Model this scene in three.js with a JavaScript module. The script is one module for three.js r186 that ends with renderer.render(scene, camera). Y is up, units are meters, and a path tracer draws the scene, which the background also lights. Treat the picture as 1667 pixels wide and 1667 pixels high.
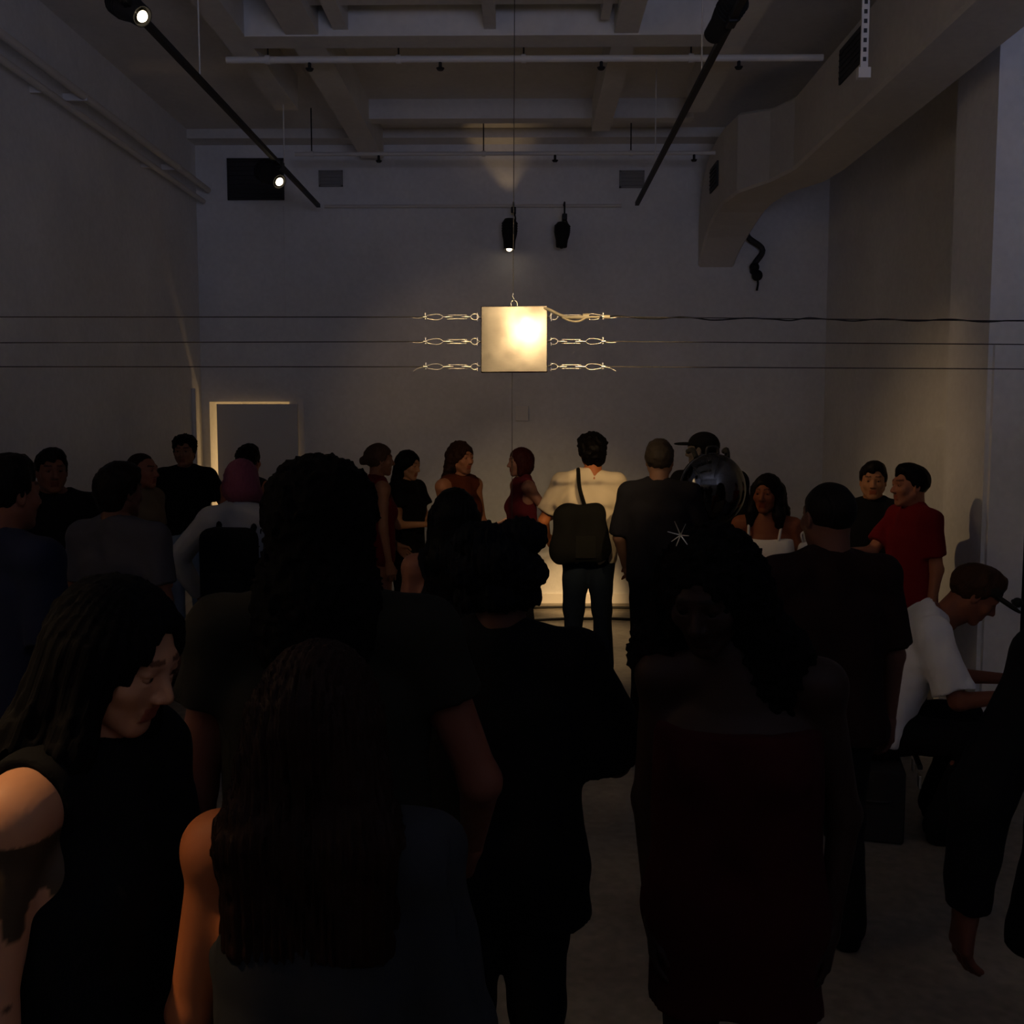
import * as THREE from 'three';
import { RectAreaLightUniformsLib } from 'three/addons/lights/RectAreaLightUniformsLib.js';
import { mergeGeometries } from 'three/addons/utils/BufferGeometryUtils.js';
import { RoundedBoxGeometry } from 'three/addons/geometries/RoundedBoxGeometry.js';

// ---------------------------------------------------------------- camera, light, exposure
const scene = new THREE.Scene();
scene.background = new THREE.Color(0x20263a);                 // dusk outside the shop window behind the camera
const renderer = new THREE.WebGLRenderer({ antialias: true });
renderer.toneMapping = THREE.LinearToneMapping;
renderer.toneMappingExposure = 1.0;
renderer.shadowMap.enabled = true;
const F = 1667, EYE = 1.85;
const camera = new THREE.PerspectiveCamera(2 * Math.atan(833.5 / F) * 180 / Math.PI, 1, 0.05, 60);
camera.position.set(0, EYE, 0);
camera.rotation.order = 'YXZ';
camera.rotation.set(-Math.atan(143.5 / F), Math.atan(19.5 / F), 0);
camera.updateMatrixWorld(true);
RectAreaLightUniformsLib.init();
const WARM = new THREE.Color(1, 0.62, 0.27), AMBER = new THREE.Color(1, 0.66, 0.33), DUSK = new THREE.Color(0.6, 0.64, 1);
// dusk daylight entering by the shop window behind the camera
const duskLight = new THREE.RectAreaLight(DUSK, 6.3, 3.0, 2.0);
duskLight.position.set(1.3, 1.75, 4.42); duskLight.lookAt(1.3, 1.75, -5); scene.add(duskLight);
function spot(color, cd, from, to, deg, pen, size = 1.5) {
  const l = new THREE.SpotLight(color, cd, 0, deg * Math.PI / 180, pen, 2);
  l.position.set(...from); l.target.position.set(...to); scene.add(l, l.target);
  l.castShadow = true; l.shadow.radius = size; l.shadow.mapSize.set(1024, 1024);
  return l;
}

// ---------------------------------------------------------------- helpers
function at(px, py, d) {                                       // the point of a pixel's ray that lies d metres down the room
  const v = new THREE.Vector3((px - 833.5) / F, -(py - 833.5) / F, -1).applyQuaternion(camera.quaternion);
  return v.multiplyScalar(d / -v.z).add(camera.position);
}
let seed = 7;
const rnd = () => { seed = (seed * 1664525 + 1013904223) >>> 0; return seed / 4294967296; };
const V = (x, y, z) => new THREE.Vector3(x, y, z);
const used = {};
function numbered(n) { const k = used[n] = (used[n] ?? -1) + 1; return k ? n + '_' + String(k).padStart(3, '0') : n; }
function tag(o, label, category, group, kind) {
  o.userData = { label, category }; if (group) o.userData.group = group; if (kind) o.userData.kind = kind; return o;
}
function shadow(m) { m.castShadow = m.receiveShadow = true; return m; }
function obj(name, geo, mat, parent = scene) {
  if (Array.isArray(geo)) geo = mergeGeometries(geo.map(g => { g = g.index ? g.toNonIndexed() : g; for (const k of Object.keys(g.attributes)) if (!['position', 'normal', 'uv'].includes(k)) g.deleteAttribute(k); return g; }));
  const m = shadow(new THREE.Mesh(geo, mat)); m.name = parent === scene ? numbered(name) : name; parent.add(m); return m;
}
function thing(name, label, category, p = [0, 0, 0], ry = 0, group) {
  const g = new THREE.Group(); g.name = numbered(name); g.position.set(...p); g.rotation.y = ry; scene.add(g); return tag(g, label, category, group);
}
function struct(name, geo, mat, parent = scene) { const m = obj(name, geo, mat, parent); if (parent === scene) m.userData.kind = 'structure'; return m; }
const box = (x0, x1, y0, y1, z0, z1) => { const g = new THREE.BoxGeometry(x1 - x0, y1 - y0, z1 - z0); g.translate((x0 + x1) / 2, (y0 + y1) / 2, (z0 + z1) / 2); boxUV(g); return g; };
function boxUV(g) {                                            // uv in metres on axis aligned faces
  const p = g.attributes.position, n = g.attributes.normal, u = g.attributes.uv;
  for (let i = 0; i < p.count; i++) {
    const ax = Math.abs(n.getX(i)), ay = Math.abs(n.getY(i));
    if (ax > 0.5) u.setXY(i, p.getZ(i), p.getY(i)); else if (ay > 0.5) u.setXY(i, p.getX(i), p.getZ(i)); else u.setXY(i, p.getX(i), p.getY(i));
  }
}
const rbox = (w, h, d, r, x = 0, y = 0, z = 0) => { const g = new RoundedBoxGeometry(w, h, d, 2, r); g.translate(x, y, z); return g; };
function bar(a, b, r, r2 = r, seg = 10) {
  const d = b.clone().sub(a), g = new THREE.CylinderGeometry(r2, r, d.length(), seg);
  g.applyQuaternion(new THREE.Quaternion().setFromUnitVectors(V(0, 1, 0), d.clone().normalize()));
  const c = a.clone().add(b).multiplyScalar(0.5); g.translate(c.x, c.y, c.z); return g;
}
const tube = (pts, r, n = 40, seg = 6, closed = false) => new THREE.TubeGeometry(new THREE.CatmullRomCurve3(pts, closed), n, r, seg, closed);
const ball = (x, y, z, r, w = 12) => { const g = new THREE.SphereGeometry(r, w, w * 0.7 | 0); g.translate(x, y, z); return g; };

// value noise
function h3(x, y, z) { let n = (x * 374761393 + y * 668265263 + z * 2147483647 * 0.61) | 0; n = Math.imul(n ^ (n >>> 13), 1274126177); return ((n ^ (n >>> 16)) >>> 0) / 4294967296; }
function noise(x, y, z) {
  const i = Math.floor(x), j = Math.floor(y), k = Math.floor(z); let u = x - i, v = y - j, w = z - k;
  u = u * u * (3 - 2 * u); v = v * v * (3 - 2 * v); w = w * w * (3 - 2 * w);
  const L = (a, b, t) => a + (b - a) * t;
  return L(L(L(h3(i, j, k), h3(i + 1, j, k), u), L(h3(i, j + 1, k), h3(i + 1, j + 1, k), u), v), L(L(h3(i, j, k + 1), h3(i + 1, j, k + 1), u), L(h3(i, j + 1, k + 1), h3(i + 1, j + 1, k + 1), u), v), w) * 2 - 1;
}
function canvasNoise(n, fn, srgb) {
  const d = new Uint8Array(n * n * 4);
  for (let y = 0; y < n; y++) for (let x = 0; x < n; x++) { const c = fn(x / n, y / n), o = (y * n + x) * 4; d[o] = c[0]; d[o + 1] = c[1]; d[o + 2] = c[2]; d[o + 3] = 255; }
  const t = new THREE.DataTexture(d, n, n); t.wrapS = t.wrapT = THREE.RepeatWrapping; t.magFilter = THREE.LinearFilter; t.minFilter = THREE.LinearMipmapLinearFilter; t.generateMipmaps = true;
  if (srgb) t.colorSpace = THREE.SRGBColorSpace; t.needsUpdate = true; return t;
}
// periodic fractal noise on the unit square
function pn(u, v, f) { const w = (a, p) => ((a % p) + p) % p; const x = u * f, y = v * f, i = Math.floor(x), j = Math.floor(y); let a = x - i, b = y - j; a = a * a * (3 - 2 * a); b = b * b * (3 - 2 * b); const H = (p, q) => h3(w(p, f), w(q, f), f); return (H(i, j) * (1 - a) + H(i + 1, j) * a) * (1 - b) + (H(i, j + 1) * (1 - a) + H(i + 1, j + 1) * a) * b; }
const fbm = (u, v, f, o = 4) => { let s = 0, a = 0.5; for (let i = 0; i < o; i++) { s += a * pn(u, v, f); f *= 2; a *= 0.5; } return s / (1 - Math.pow(0.5, o)); };

// ---------------------------------------------------------------- materials
const std = (c, r = 0.8, o = {}) => new THREE.MeshStandardMaterial({ color: c, roughness: r, ...o });
const texWall = canvasNoise(256, (u, v) => { const k = 226 + 22 * (fbm(u, v, 4) - 0.5) + 10 * (fbm(u, v, 64, 2) - 0.5); return [k, k, k - 2]; }, true); texWall.repeat.set(0.5, 0.5);
const bumpWall = canvasNoise(256, (u, v) => { const k = 255 * fbm(u, v, 48, 3); return [k, k, k]; }); bumpWall.repeat.set(1.5, 1.5);
const texFloor = canvasNoise(512, (u, v) => { const k = 128 + 90 * (fbm(u, v, 3, 5) - 0.5) + 30 * (fbm(u, v, 80, 2) - 0.5); return [k, k * 0.97, k * 0.92]; }, true); texFloor.repeat.set(0.4, 0.4);
const roughFloor = canvasNoise(256, (u, v) => { const k = 95 + 110 * (fbm(u, v, 5, 4) - 0.3); return [k, k, k]; }); roughFloor.repeat.set(0.4, 0.4);
const bumpCloth = canvasNoise(128, (u, v) => { const k = 128 + 60 * Math.sin(u * Math.PI * 64) * Math.sin(v * Math.PI * 64) + 60 * (fbm(u, v, 32, 2) - 0.5); return [k, k, k]; }); bumpCloth.repeat.set(10, 10);
const bumpHair = canvasNoise(256, (u, v) => { const k = 255 * pn(u, v * 0.06, 128) * 0.6 + 100 * pn(u, v * 0.1, 40); return [k, k, k]; }); bumpHair.repeat.set(3, 1);
const texSteel = canvasNoise(256, (u, v) => { const k = 190 + 70 * (fbm(u, v, 4, 5) - 0.5) + 14 * (pn(u * 0.1, v, 256) - 0.5); return [k, k, k]; }, true);
const roughSteel = canvasNoise(256, (u, v) => { const k = 105 + 75 * (fbm(u + 0.3, v, 4, 5) - 0.5); return [k, k, k]; });
const M = {
  wall: std(0xffffff, 0.85, { map: texWall, bumpMap: bumpWall, bumpScale: 0.0006 }),
  ceil: std(0xf2efe9, 0.9, { map: texWall }),
  floor: std(0xf2ece0, 1, { map: texFloor, roughnessMap: roughFloor }),
  trim: std(0xe6e3dd, 0.6), door: std(0xdcd9d2, 0.55),
  duct: std(0xdedad2, 0.6, { map: texWall }),
  grille: std(0x2b2b2c, 0.7), ventGrey: std(0x8a8884, 0.7), black: std(0x0a0a0b, 0.5, { metalness: 0.2 }), blackMat: std(0x0b0b0c, 0.85),
  pipe: std(0xd8d4cc, 0.55), track: std(0x1c1b1a, 0.6, { metalness: 0.3 }),
  steel: std(0x4d4a45, 0.46, { metalness: 1, map: texSteel, roughnessMap: roughSteel }),
  wire: std(0x57544d, 0.38, { metalness: 1 }), hardware: std(0xf0ead8, 0.34, { metalness: 1 }),
  cord: std(0xf4e4b4, 0.4), cable: std(0x0c0c0c, 0.6),
  glass: new THREE.MeshPhysicalMaterial({ color: 0xffffff, roughness: 0.02, transmission: 1, thickness: 0 }),
  lens: std(0xfff2dd, 0.3, { emissive: new THREE.Color(1, 0.82, 0.55), emissiveIntensity: 9 }),
  lensOff: std(0x141414, 0.15),
};
const clothCache = {};
const cloth = (c, r = 0.92, metal = 0) => clothCache[c + '_' + r + metal] ??= new THREE.MeshPhysicalMaterial({ color: c, roughness: r, metalness: metal, bumpMap: bumpCloth, bumpScale: 0.0008, specularIntensity: 0.3, sheen: 0.1, sheenRoughness: 0.6, sheenColor: new THREE.Color(c) });
const hairMat = (c, r = 0.5) => clothCache['h' + c + r] ??= new THREE.MeshPhysicalMaterial({ color: c, roughness: r, specularIntensity: 0.16, bumpMap: bumpHair, bumpScale: 0.0015 });

// ---------------------------------------------------------------- room shell
const DB = 10.5, XL = -3.3, XR = 3.05, XN = 3.45, HC = 4.72, DF = -4.55, PIERX = 2.68, PN = 6.0, PF = 6.56;
struct('floor', box(XL - 0.3, XN + 0.3, -0.2, 0, -DB - 0.3, -DF + 0.3), M.floor);
const ceiling = new THREE.Group(); ceiling.name = 'ceiling'; ceiling.userData.kind = 'structure'; scene.add(ceiling);
obj('slab', box(XL - 0.3, XN + 0.3, HC, HC + 0.25, -DB - 0.3, -DF + 0.3), M.ceil, ceiling);
const BB = 4.45;
for (const [x0, x1, d0, d1, b] of [[-2.06, -1.88, -4.5, 8.75, BB], [-1.6, -1.38, -4.5, 10.3, BB], [0.6, 0.76, -4.5, 9.4, BB], [1.36, 1.52, -4.5, 8.85, BB], [-1.28, -1.18, 4.5, 7.2, BB + 0.03], [-0.27, -0.19, 4.5, 7.2, BB + 0.03], [0.5, 0.56, 4.5, 7.0, BB + 0.05]])
  obj('beam', box(x0, x1, b, HC, -d1, -d0), M.ceil, ceiling);
for (const [d0, d1, x0, x1, b] of [[7.1, 7.32, -1.88, 1.3, BB - 0.01], [6.72, 6.82, -1.38, 0.6, BB + 0.08], [6.35, 6.45, -1.38, 0.6, BB + 0.08], [4.4, 4.62, -1.88, 1.3, BB - 0.01], [1.6, 1.82, -1.88, 1.3, BB - 0.01], [10.25, 10.5, XL, XR, 4.63], [9.35, 9.5, -1.4, 1.5, BB + 0.1]])
  obj('cross_beam', box(x0, x1, b, HC, -d1, -d0), M.ceil, ceiling);

// back wall with a doorway at its left end; the door stands a hand's breadth off it and light leaks round its edge
const dl = -3.12, dr = -2.3, dh = 2.05, ol = -3.22, or = -2.4, oh = 2.075;
const wallBack = new THREE.Group(); wallBack.name = 'wall_back'; wallBack.userData.kind = 'structure'; scene.add(wallBack);
obj('plaster', [box(XL - 0.3, ol, 0, HC, -DB - 0.15, -DB), box(or, XR + 0.7, 0, HC, -DB - 0.15, -DB), box(ol, or, oh, HC, -DB - 0.15, -DB)], M.wall, wallBack);
obj('corridor', [box(ol - 0.15, ol, 0, 2.5, -DB - 1.2, -DB - 0.15), box(or, or + 0.15, 0, 2.5, -DB - 1.2, -DB - 0.15), box(ol - 0.15, or + 0.15, 0, 2.5, -DB - 1.35, -DB - 1.2), box(ol - 0.15, or + 0.15, 2.5, 2.65, -DB - 1.35, -DB - 0.15), box(ol - 0.15, or + 0.15, -0.15, 0, -DB - 1.35, -DB - 0.15)], M.wall, wallBack);
const door1 = struct('door_1', box(dl, dr, 0.012, dh, -DB + 0.05, -DB + 0.09), M.door);
obj('door_handle', [bar(V(dr - 0.08, 1.0, -DB + 0.09), V(dr - 0.08, 1.0, -DB + 0.14), 0.01), ball(dr - 0.08, 1.0, -DB + 0.15, 0.026)], M.black, door1);
{ const cl = thing('corridor_lamp', 'small warm lamp in the passage behind the door', 'lamp', [-2.62, 1.2, -DB - 0.6]);
  obj('bulb', ball(0, 0, 0, 0.04), std(0xffe0b0, 0.5, { emissive: new THREE.Color(1, 0.6, 0.25), emissiveIntensity: 3 }), cl); obj('stem', bar(V(0, -1.2, 0), V(0, -0.04, 0), 0.012), M.black, cl); obj('foot', bar(V(0, -1.2, 0), V(0, -1.18, 0), 0.1), M.black, cl);
  const pl = new THREE.PointLight(WARM, 0.55, 0, 2); pl.position.set(-2.62, 1.2, -DB - 0.6); pl.castShadow = true; pl.shadow.radius = 2; scene.add(pl); }
struct('trim_1', box(dr, dr + 0.05, 0, dh + 0.05, -DB, -DB + 0.02), M.trim);
struct('trim_2', bar(V(XL + 0.012, 0, -DB + 0.3), V(XL + 0.012, 2.2, -DB + 0.3), 0.025, 0.025, 16), M.trim);
struct('baseboard_back', box(dr + 0.05, XR, 0, 0.1, -DB, -DB + 0.018), M.trim);
const wallLeft = struct('wall_left', box(XL - 0.25, XL, 0, HC, -DB, -DF), M.wall);
struct('baseboard_left', box(XL, XL + 0.018, 0, 0.1, -DB + 0.35, -DF), M.trim);
// right wall: recess behind the pier, the pier, and the near wall
const wallRight = new THREE.Group(); wallRight.name = 'wall_right'; wallRight.userData.kind = 'structure'; scene.add(wallRight);
obj('recess_wall', box(XR, XR + 0.7, 0, HC, -DB, -PF), M.wall, wallRight);
obj('pier', box(PIERX, XR + 0.7, 0, HC, -PF, -PN), M.wall, wallRight);
obj('near_wall', box(XN, XN + 0.3, 0, HC, -PN, -DF), M.wall, wallRight);
struct('baseboard_right', [box(XR - 0.018, XR, 0, 0.1, -DB + 0.02, -PF), box(PIERX - 0.018, PIERX, 0, 0.1, -PF, -PN), box(PIERX - 0.018, 2.7, 0, 0.1, -PN, -PN + 0.018)], M.trim);
// flush service hatch on the recess wall (two leaves below head height)
const door2 = struct('door_2', box(XR - 0.02, XR, 0.1, 1.83, -8.05, -7.32), M.wall);
obj('leaf', box(XR - 0.02, XR, 0.1, 1.83, -7.31, -6.6), M.wall, door2);
// door on the pier's near face with a black knob
const door3 = struct('door_3', box(2.705, 2.915, 0.01, 2.3, -PN, -PN + 0.03), M.wall);
const kn = at(1653, 980, PN - 0.06);
obj('door_knob', [bar(V(kn.x, kn.y, -PN + 0.03), V(kn.x, kn.y, -PN + 0.075), 0.012), ball(kn.x, kn.y, -PN + 0.085, 0.03, 16)], M.black, door3);
struct('trim_3', box(2.925, 2.96, 0, 2.32, -PN, -PN + 0.05), M.blackMat);
// the front of the gallery, behind the camera: shop window and the partition before it
const wx0 = -0.2, wx1 = 2.8, wy0 = 0.75, wy1 = 2.75;
struct('wall_front', [box(XL - 0.25, wx0, 0, HC, -DF, -DF + 0.25), box(wx1, XN + 0.3, 0, HC, -DF, -DF + 0.25), box(wx0, wx1, 0, wy0, -DF, -DF + 0.25), box(wx0, wx1, wy1, HC, -DF, -DF + 0.25)], M.wall);
const win = struct('window_1', [box(wx0, wx1, wy0, wy0 + 0.06, -DF + 0.05, -DF + 0.13), box(wx0, wx1, wy1 - 0.06, wy1, -DF + 0.05, -DF + 0.13), box(wx0, wx0 + 0.06, wy0, wy1, -DF + 0.05, -DF + 0.13), box(wx1 - 0.06, wx1, wy0, wy1, -DF + 0.05, -DF + 0.13)], M.black);
for (let i = 0; i < 2; i++) obj('pane', box(wx0 + 0.06 + i * 1.44, wx0 + 0.06 + i * 1.44 + 1.43, wy0 + 0.06, wy1 - 0.06, -DF + 0.08, -DF + 0.09), M.glass, win);
struct('wall_partition', box(XL, XN, 0, 2.3, 0.6, 0.75), M.wall);

// ---------------------------------------------------------------- services under the ceiling
{ // rectangular air duct along the right wall, with a dog-leg and a drop into the back wall
  const secs = [[-1, 2.07, 2.48, 3.8, 4.35], [8.1, 2.07, 2.48, 3.8, 4.35], [8.5, 1.98, 2.44, 3.8, 4.38], [8.9, 1.8, 2.26, 3.8, 4.46], [9.3, 1.76, 2.22, 3.8, 4.46], [9.6, 1.755, 2.205, 3.78, 4.45], [9.9, 1.75, 2.19, 3.72, 4.41], [10.12, 1.75, 2.17, 3.65, 4.33], [10.3, 1.75, 2.14, 3.56, 4.2], [10.42, 1.75, 2.12, 3.48, 4.05], [10.499, 1.75, 2.11, 3.42, 3.9]];
  const c = 0.02, pos = [], idx = [];
  for (const [d, x0, x1, y0, y1] of secs) for (const [x, y] of [[x0 + c, y0], [x1 - c, y0], [x1, y0 + c], [x1, y1 - c], [x1 - c, y1], [x0 + c, y1], [x0, y1 - c], [x0, y0 + c]]) pos.push(x, y, -d);
  for (let s = 0; s < secs.length - 1; s++) for (let i = 0; i < 8; i++) { const a = s * 8 + i, b = s * 8 + (i + 1) % 8; idx.push(a, b, a + 8, b, b + 8, a + 8); }
  for (const s of [0, secs.length - 1]) for (let i = 1; i < 7; i++) idx.push(s * 8, s * 8 + i, s * 8 + i + 1);
  let g = new THREE.BufferGeometry(); g.setAttribute('position', new THREE.Float32BufferAttribute(pos, 3)); g.setIndex(idx); g = g.toNonIndexed(); g.computeVertexNormals();
  const p = g.attributes.position, uv = []; for (let i = 0; i < p.count; i++) uv.push(p.getZ(i), p.getY(i) + p.getX(i)); g.setAttribute('uv', new THREE.Float32BufferAttribute(uv, 2));
  const duct = thing('air_duct', 'pale rectangular air duct running under the ceiling beside the wall', 'duct');
  obj('duct_body', g, M.duct, duct);
  for (const [d0, d1, y0, y1, x] of [[6.45, 6.95, 4.06, 4.28, 2.07], [9.5, 9.85, 4.0, 4.22, 1.75], [2.6, 3.1, 4.06, 4.28, 2.07]]) {
    const v = obj('vent_grille', box(x - 0.012, x + 0.004, y0, y1, -d1, -d0), M.grille, duct);
    for (let i = 0; i < 5; i++) obj('slat', box(x - 0.02, x - 0.012, y0 + 0.03 + i * 0.037, y0 + 0.042 + i * 0.037, -d1 + 0.02, -d0 - 0.02), M.grille, v);
  }
  // slotted strut hanger with its bracket
  const st = thing('slotted_strut', 'pale slotted steel strut hanging beside the air duct', 'strut');
  const q = at(1407, 110, 5.2), rail = [box(q.x - 0.018, q.x + 0.018, q.y, HC, q.z - 0.012, q.z)];
  obj('rail', rail, M.pipe, st); for (let i = 0; i < 16; i++) obj('slot', box(q.x - 0.008, q.x + 0.008, q.y + 0.03 + i * 0.045, q.y + 0.05 + i * 0.045, q.z, q.z + 0.002), M.grille, st);
  obj('foot_bracket', box(q.x - 0.03, q.x + 0.03, q.y - 0.05, q.y, q.z - 0.03, q.z + 0.01), M.pipe, st);
  // loose fitting on the wall under the drop
  const f = thing('wall_clamp', 'small dark clamp with a short dangling tail on the back wall', 'clamp');
  const w = at(1228, 440, 10.42);
  obj('clamp_body', [ball(w.x, w.y + 0.03, w.z, 0.05), ball(w.x + 0.03, w.y - 0.05, w.z, 0.055), bar(V(w.x, w.y, w.z), V(w.x, w.y, -DB), 0.03)], M.blackMat, f);
  obj('tail', tube([V(w.x + 0.02, w.y - 0.05, w.z), V(w.x + 0.04, w.y - 0.12, w.z), V(w.x + 0.03, w.y - 0.2, w.z)], 0.01, 10), M.blackMat, f);
  obj('hose', tube([V(2.17, 4.0, -10.36), V(2.24, 3.9, -10.4), V(2.22, 3.72, -10.42), V(w.x + 0.08, 3.58, -10.43), V(w.x, w.y + 0.06, w.z)], 0.03, 30, 8), M.grille, f);
}
function pipeRun(label, a, b, r, heads, hangers) {
  const t = thing('sprinkler_pipe', label, 'pipe');
  obj('pipe', bar(a, b, r, r, 14), M.pipe, t);
  const L = (k) => a.clone().lerp(b, k);
  for (const k of heads) { const p = L(k); obj('sprinkler_head', [bar(p, V(p.x, p.y - 0.06, p.z), 0.012), bar(V(p.x, p.y - 0.06, p.z), V(p.x, p.y - 0.075, p.z), 0.03, 0.02)], M.track, t); }
  for (const k of hangers) { const p = L(k); obj('hanger_rod', bar(p, V(p.x, HC, p.z), 0.006), M.track, t); obj('clamp', bar(L(k - 0.004), L(k + 0.004), r + 0.008), M.pipe, t); }
}
pipeRun('long pale sprinkler pipe crossing below the ceiling beams, nearer the camera', V(-2.08, 4.38, -7.37), V(2.07, 4.38, -7.37), 0.024, [0.14, 0.36, 0.63, 0.86], [0.07, 0.29, 0.5, 0.78]);
pipeRun('pale sprinkler pipe crossing in front of the upper back wall', V(-2.1, 4.31, -9.6), V(1.74, 4.31, -9.6), 0.018, [0.2, 0.62, 0.95], [0.04, 0.45, 0.8]);
pipeRun('thin pale pipe fixed along the back wall above the two hanging lamps', V(-2.0, 4.02, -10.46), V(0.97, 4.02, -10.46), 0.016, [], []);
{
  const c = thing('conduit_pipe', 'upper of two pale pipes running along the side wall opposite the duct', 'pipe');
  obj('pipe', bar(V(-3.15, 4.235, 4), V(-3.15, 4.17, -10.4), 0.03, 0.03, 14), M.pipe, c);
  for (const d of [5.5, 7.5, 9.5]) obj('bracket', box(XL + 0.002, -3.12, 4.15, 4.2, -d - 0.02, -d), M.pipe, c);
  const c2 = thing('conduit_pipe', 'lower of two pale pipes running along the side wall opposite the duct', 'pipe');
  obj('pipe', bar(V(-3.2, 4.1, 4), V(-3.2, 4.06, -10.4), 0.025, 0.025, 14), M.pipe, c2);
  for (const d of [5.0, 7.0, 9.0]) obj('bracket', box(XL + 0.002, -3.18, 4.05, 4.09, -d - 0.02, -d), M.pipe, c2);
}
function wallGrille(label, x0, x1, y0, y1, n, m = M.ventGrey) {
  const t = thing('wall_vent', label, 'vent');
  obj('backing', box(x0, x1, y0, y1, -DB, -DB + 0.008), m, t);
  obj('frame', [box(x0, x1, y1 - 0.015, y1, -DB, -DB + 0.02), box(x0, x1, y0, y0 + 0.015, -DB, -DB + 0.02), box(x0, x0 + 0.015, y0, y1, -DB, -DB + 0.02), box(x1 - 0.015, x1, y0, y1, -DB, -DB + 0.02)], m, t);
  for (let i = 0; i < n; i++) { const y = y0 + 0.03 + i * (y1 - y0 - 0.06) / (n - 1); obj('slat', box(x0 + 0.015, x1 - 0.015, y - 0.006, y + 0.004, -DB + 0.008, -DB + 0.02), m, t); }
}
wallGrille('large dark louvred vent high on the back wall behind a track lamp', -2.98, -2.41, 4.09, 4.5, 9, M.grille);
wallGrille('small grey vent high on the back wall between the large vent and the lit scallop', -2.06, -1.82, 4.22, 4.38, 4);
wallGrille('small grey vent high on the back wall beside the air duct', 0.95, 1.2, 4.2, 4.37, 4);
{ // shallow chase below the large vent
  const t = thing('access_panel', 'tall shallow white panel below the large dark vent', 'panel');
  obj('board', box(-2.97, -2.42, 2.94, 4.03, -DB + 0.001, -DB + 0.014), M.wall, t);
  const s = thing('wall_plate', 'small pale square plate on the back wall below the hanging panel', 'plate');
  const p = at(850, 673, DB); obj('plate', rbox(0.13, 0.15, 0.016, 0.006, p.x, p.y, -DB + 0.008), M.trim, s);
}

// ---------------------------------------------------------------- lighting tracks and lamps
function lightTrack(label, x, h, d0, d1, rods) {
  const t = thing('light_track', label, 'light track');
  obj('rail', box(x - 0.018, x + 0.018, h - 0.016, h + 0.016, -d1, -d0), M.track, t);
  for (const d of rods) obj('hanger_rod', bar(V(x, h, -d), V(x, HC, -d), 0.005), M.pipe, t);
}
lightTrack('black lighting track above the group beside the door', -1.97, 3.93, -2, 10.0, [-1, 2, 4.2, 6.4, 8.6]);
lightTrack('black lighting track close to the air duct', 1.07, 3.93, -2, 9.95, [-1, 2, 4.2, 6.4, 8.6]);
function lamp(label, mount, tail, nose, r, lit, cd, color, aim, deg, pen) {
  // housing from tail to nose, lens in the nose; hangs from mount
  const t = thing('track_spotlight', label, 'spotlight');
  const ax = nose.clone().sub(tail), L = ax.length(); ax.normalize();
  const q = new THREE.Quaternion().setFromUnitVectors(V(0, 1, 0), ax);
  const prof = [[0.001, 0], [r * 0.7, 0.005], [r, L * 0.14], [r, L * 0.5], [r * 0.8, L * 0.72], [r * 0.72, L], [r * 0.62, L], [r * 0.6, L - 0.02]].map(([a, b]) => new THREE.Vector2(a, b));
  const g = new THREE.LatheGeometry(prof, 24); g.applyQuaternion(q); g.translate(tail.x, tail.y, tail.z); obj('housing', g, M.blackMat, t);
  for (let i = 0; i < 4; i++) { const f = new THREE.TorusGeometry(r * 1.02, 0.004, 6, 20); f.rotateX(Math.PI / 2); f.applyQuaternion(q); const c = tail.clone().addScaledVector(ax, L * (0.16 + i * 0.08)); f.translate(c.x, c.y, c.z); obj('cooling_fin', f, M.blackMat, t); }
  const mid = tail.clone().addScaledVector(ax, L * 0.35);
  obj('yoke', tube([mount, mount.clone().lerp(mid, 0.5).add(V(r * 0.5, 0, 0)), mid], 0.009, 12), M.black, t);
  obj('adapter', rbox(0.05, 0.06, 0.1, 0.008, mount.x, mount.y, mount.z), M.black, t);
  const le = new THREE.SphereGeometry(r * 0.42, 18, 8, 0, Math.PI * 2, 0, Math.PI / 2.6); le.translate(0, -r * 0.12, 0); le.applyQuaternion(q); const ln = nose.clone().addScaledVector(ax, -0.004); le.translate(ln.x, ln.y, ln.z);
  obj('lens', le, lit ? M.lens : M.lensOff, t);
  if (lit) { const s = nose.clone().addScaledVector(ax, r * 0.5 + 0.01); spot(color, cd, [s.x, s.y, s.z], aim, deg, pen); }
  return t;
}
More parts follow.
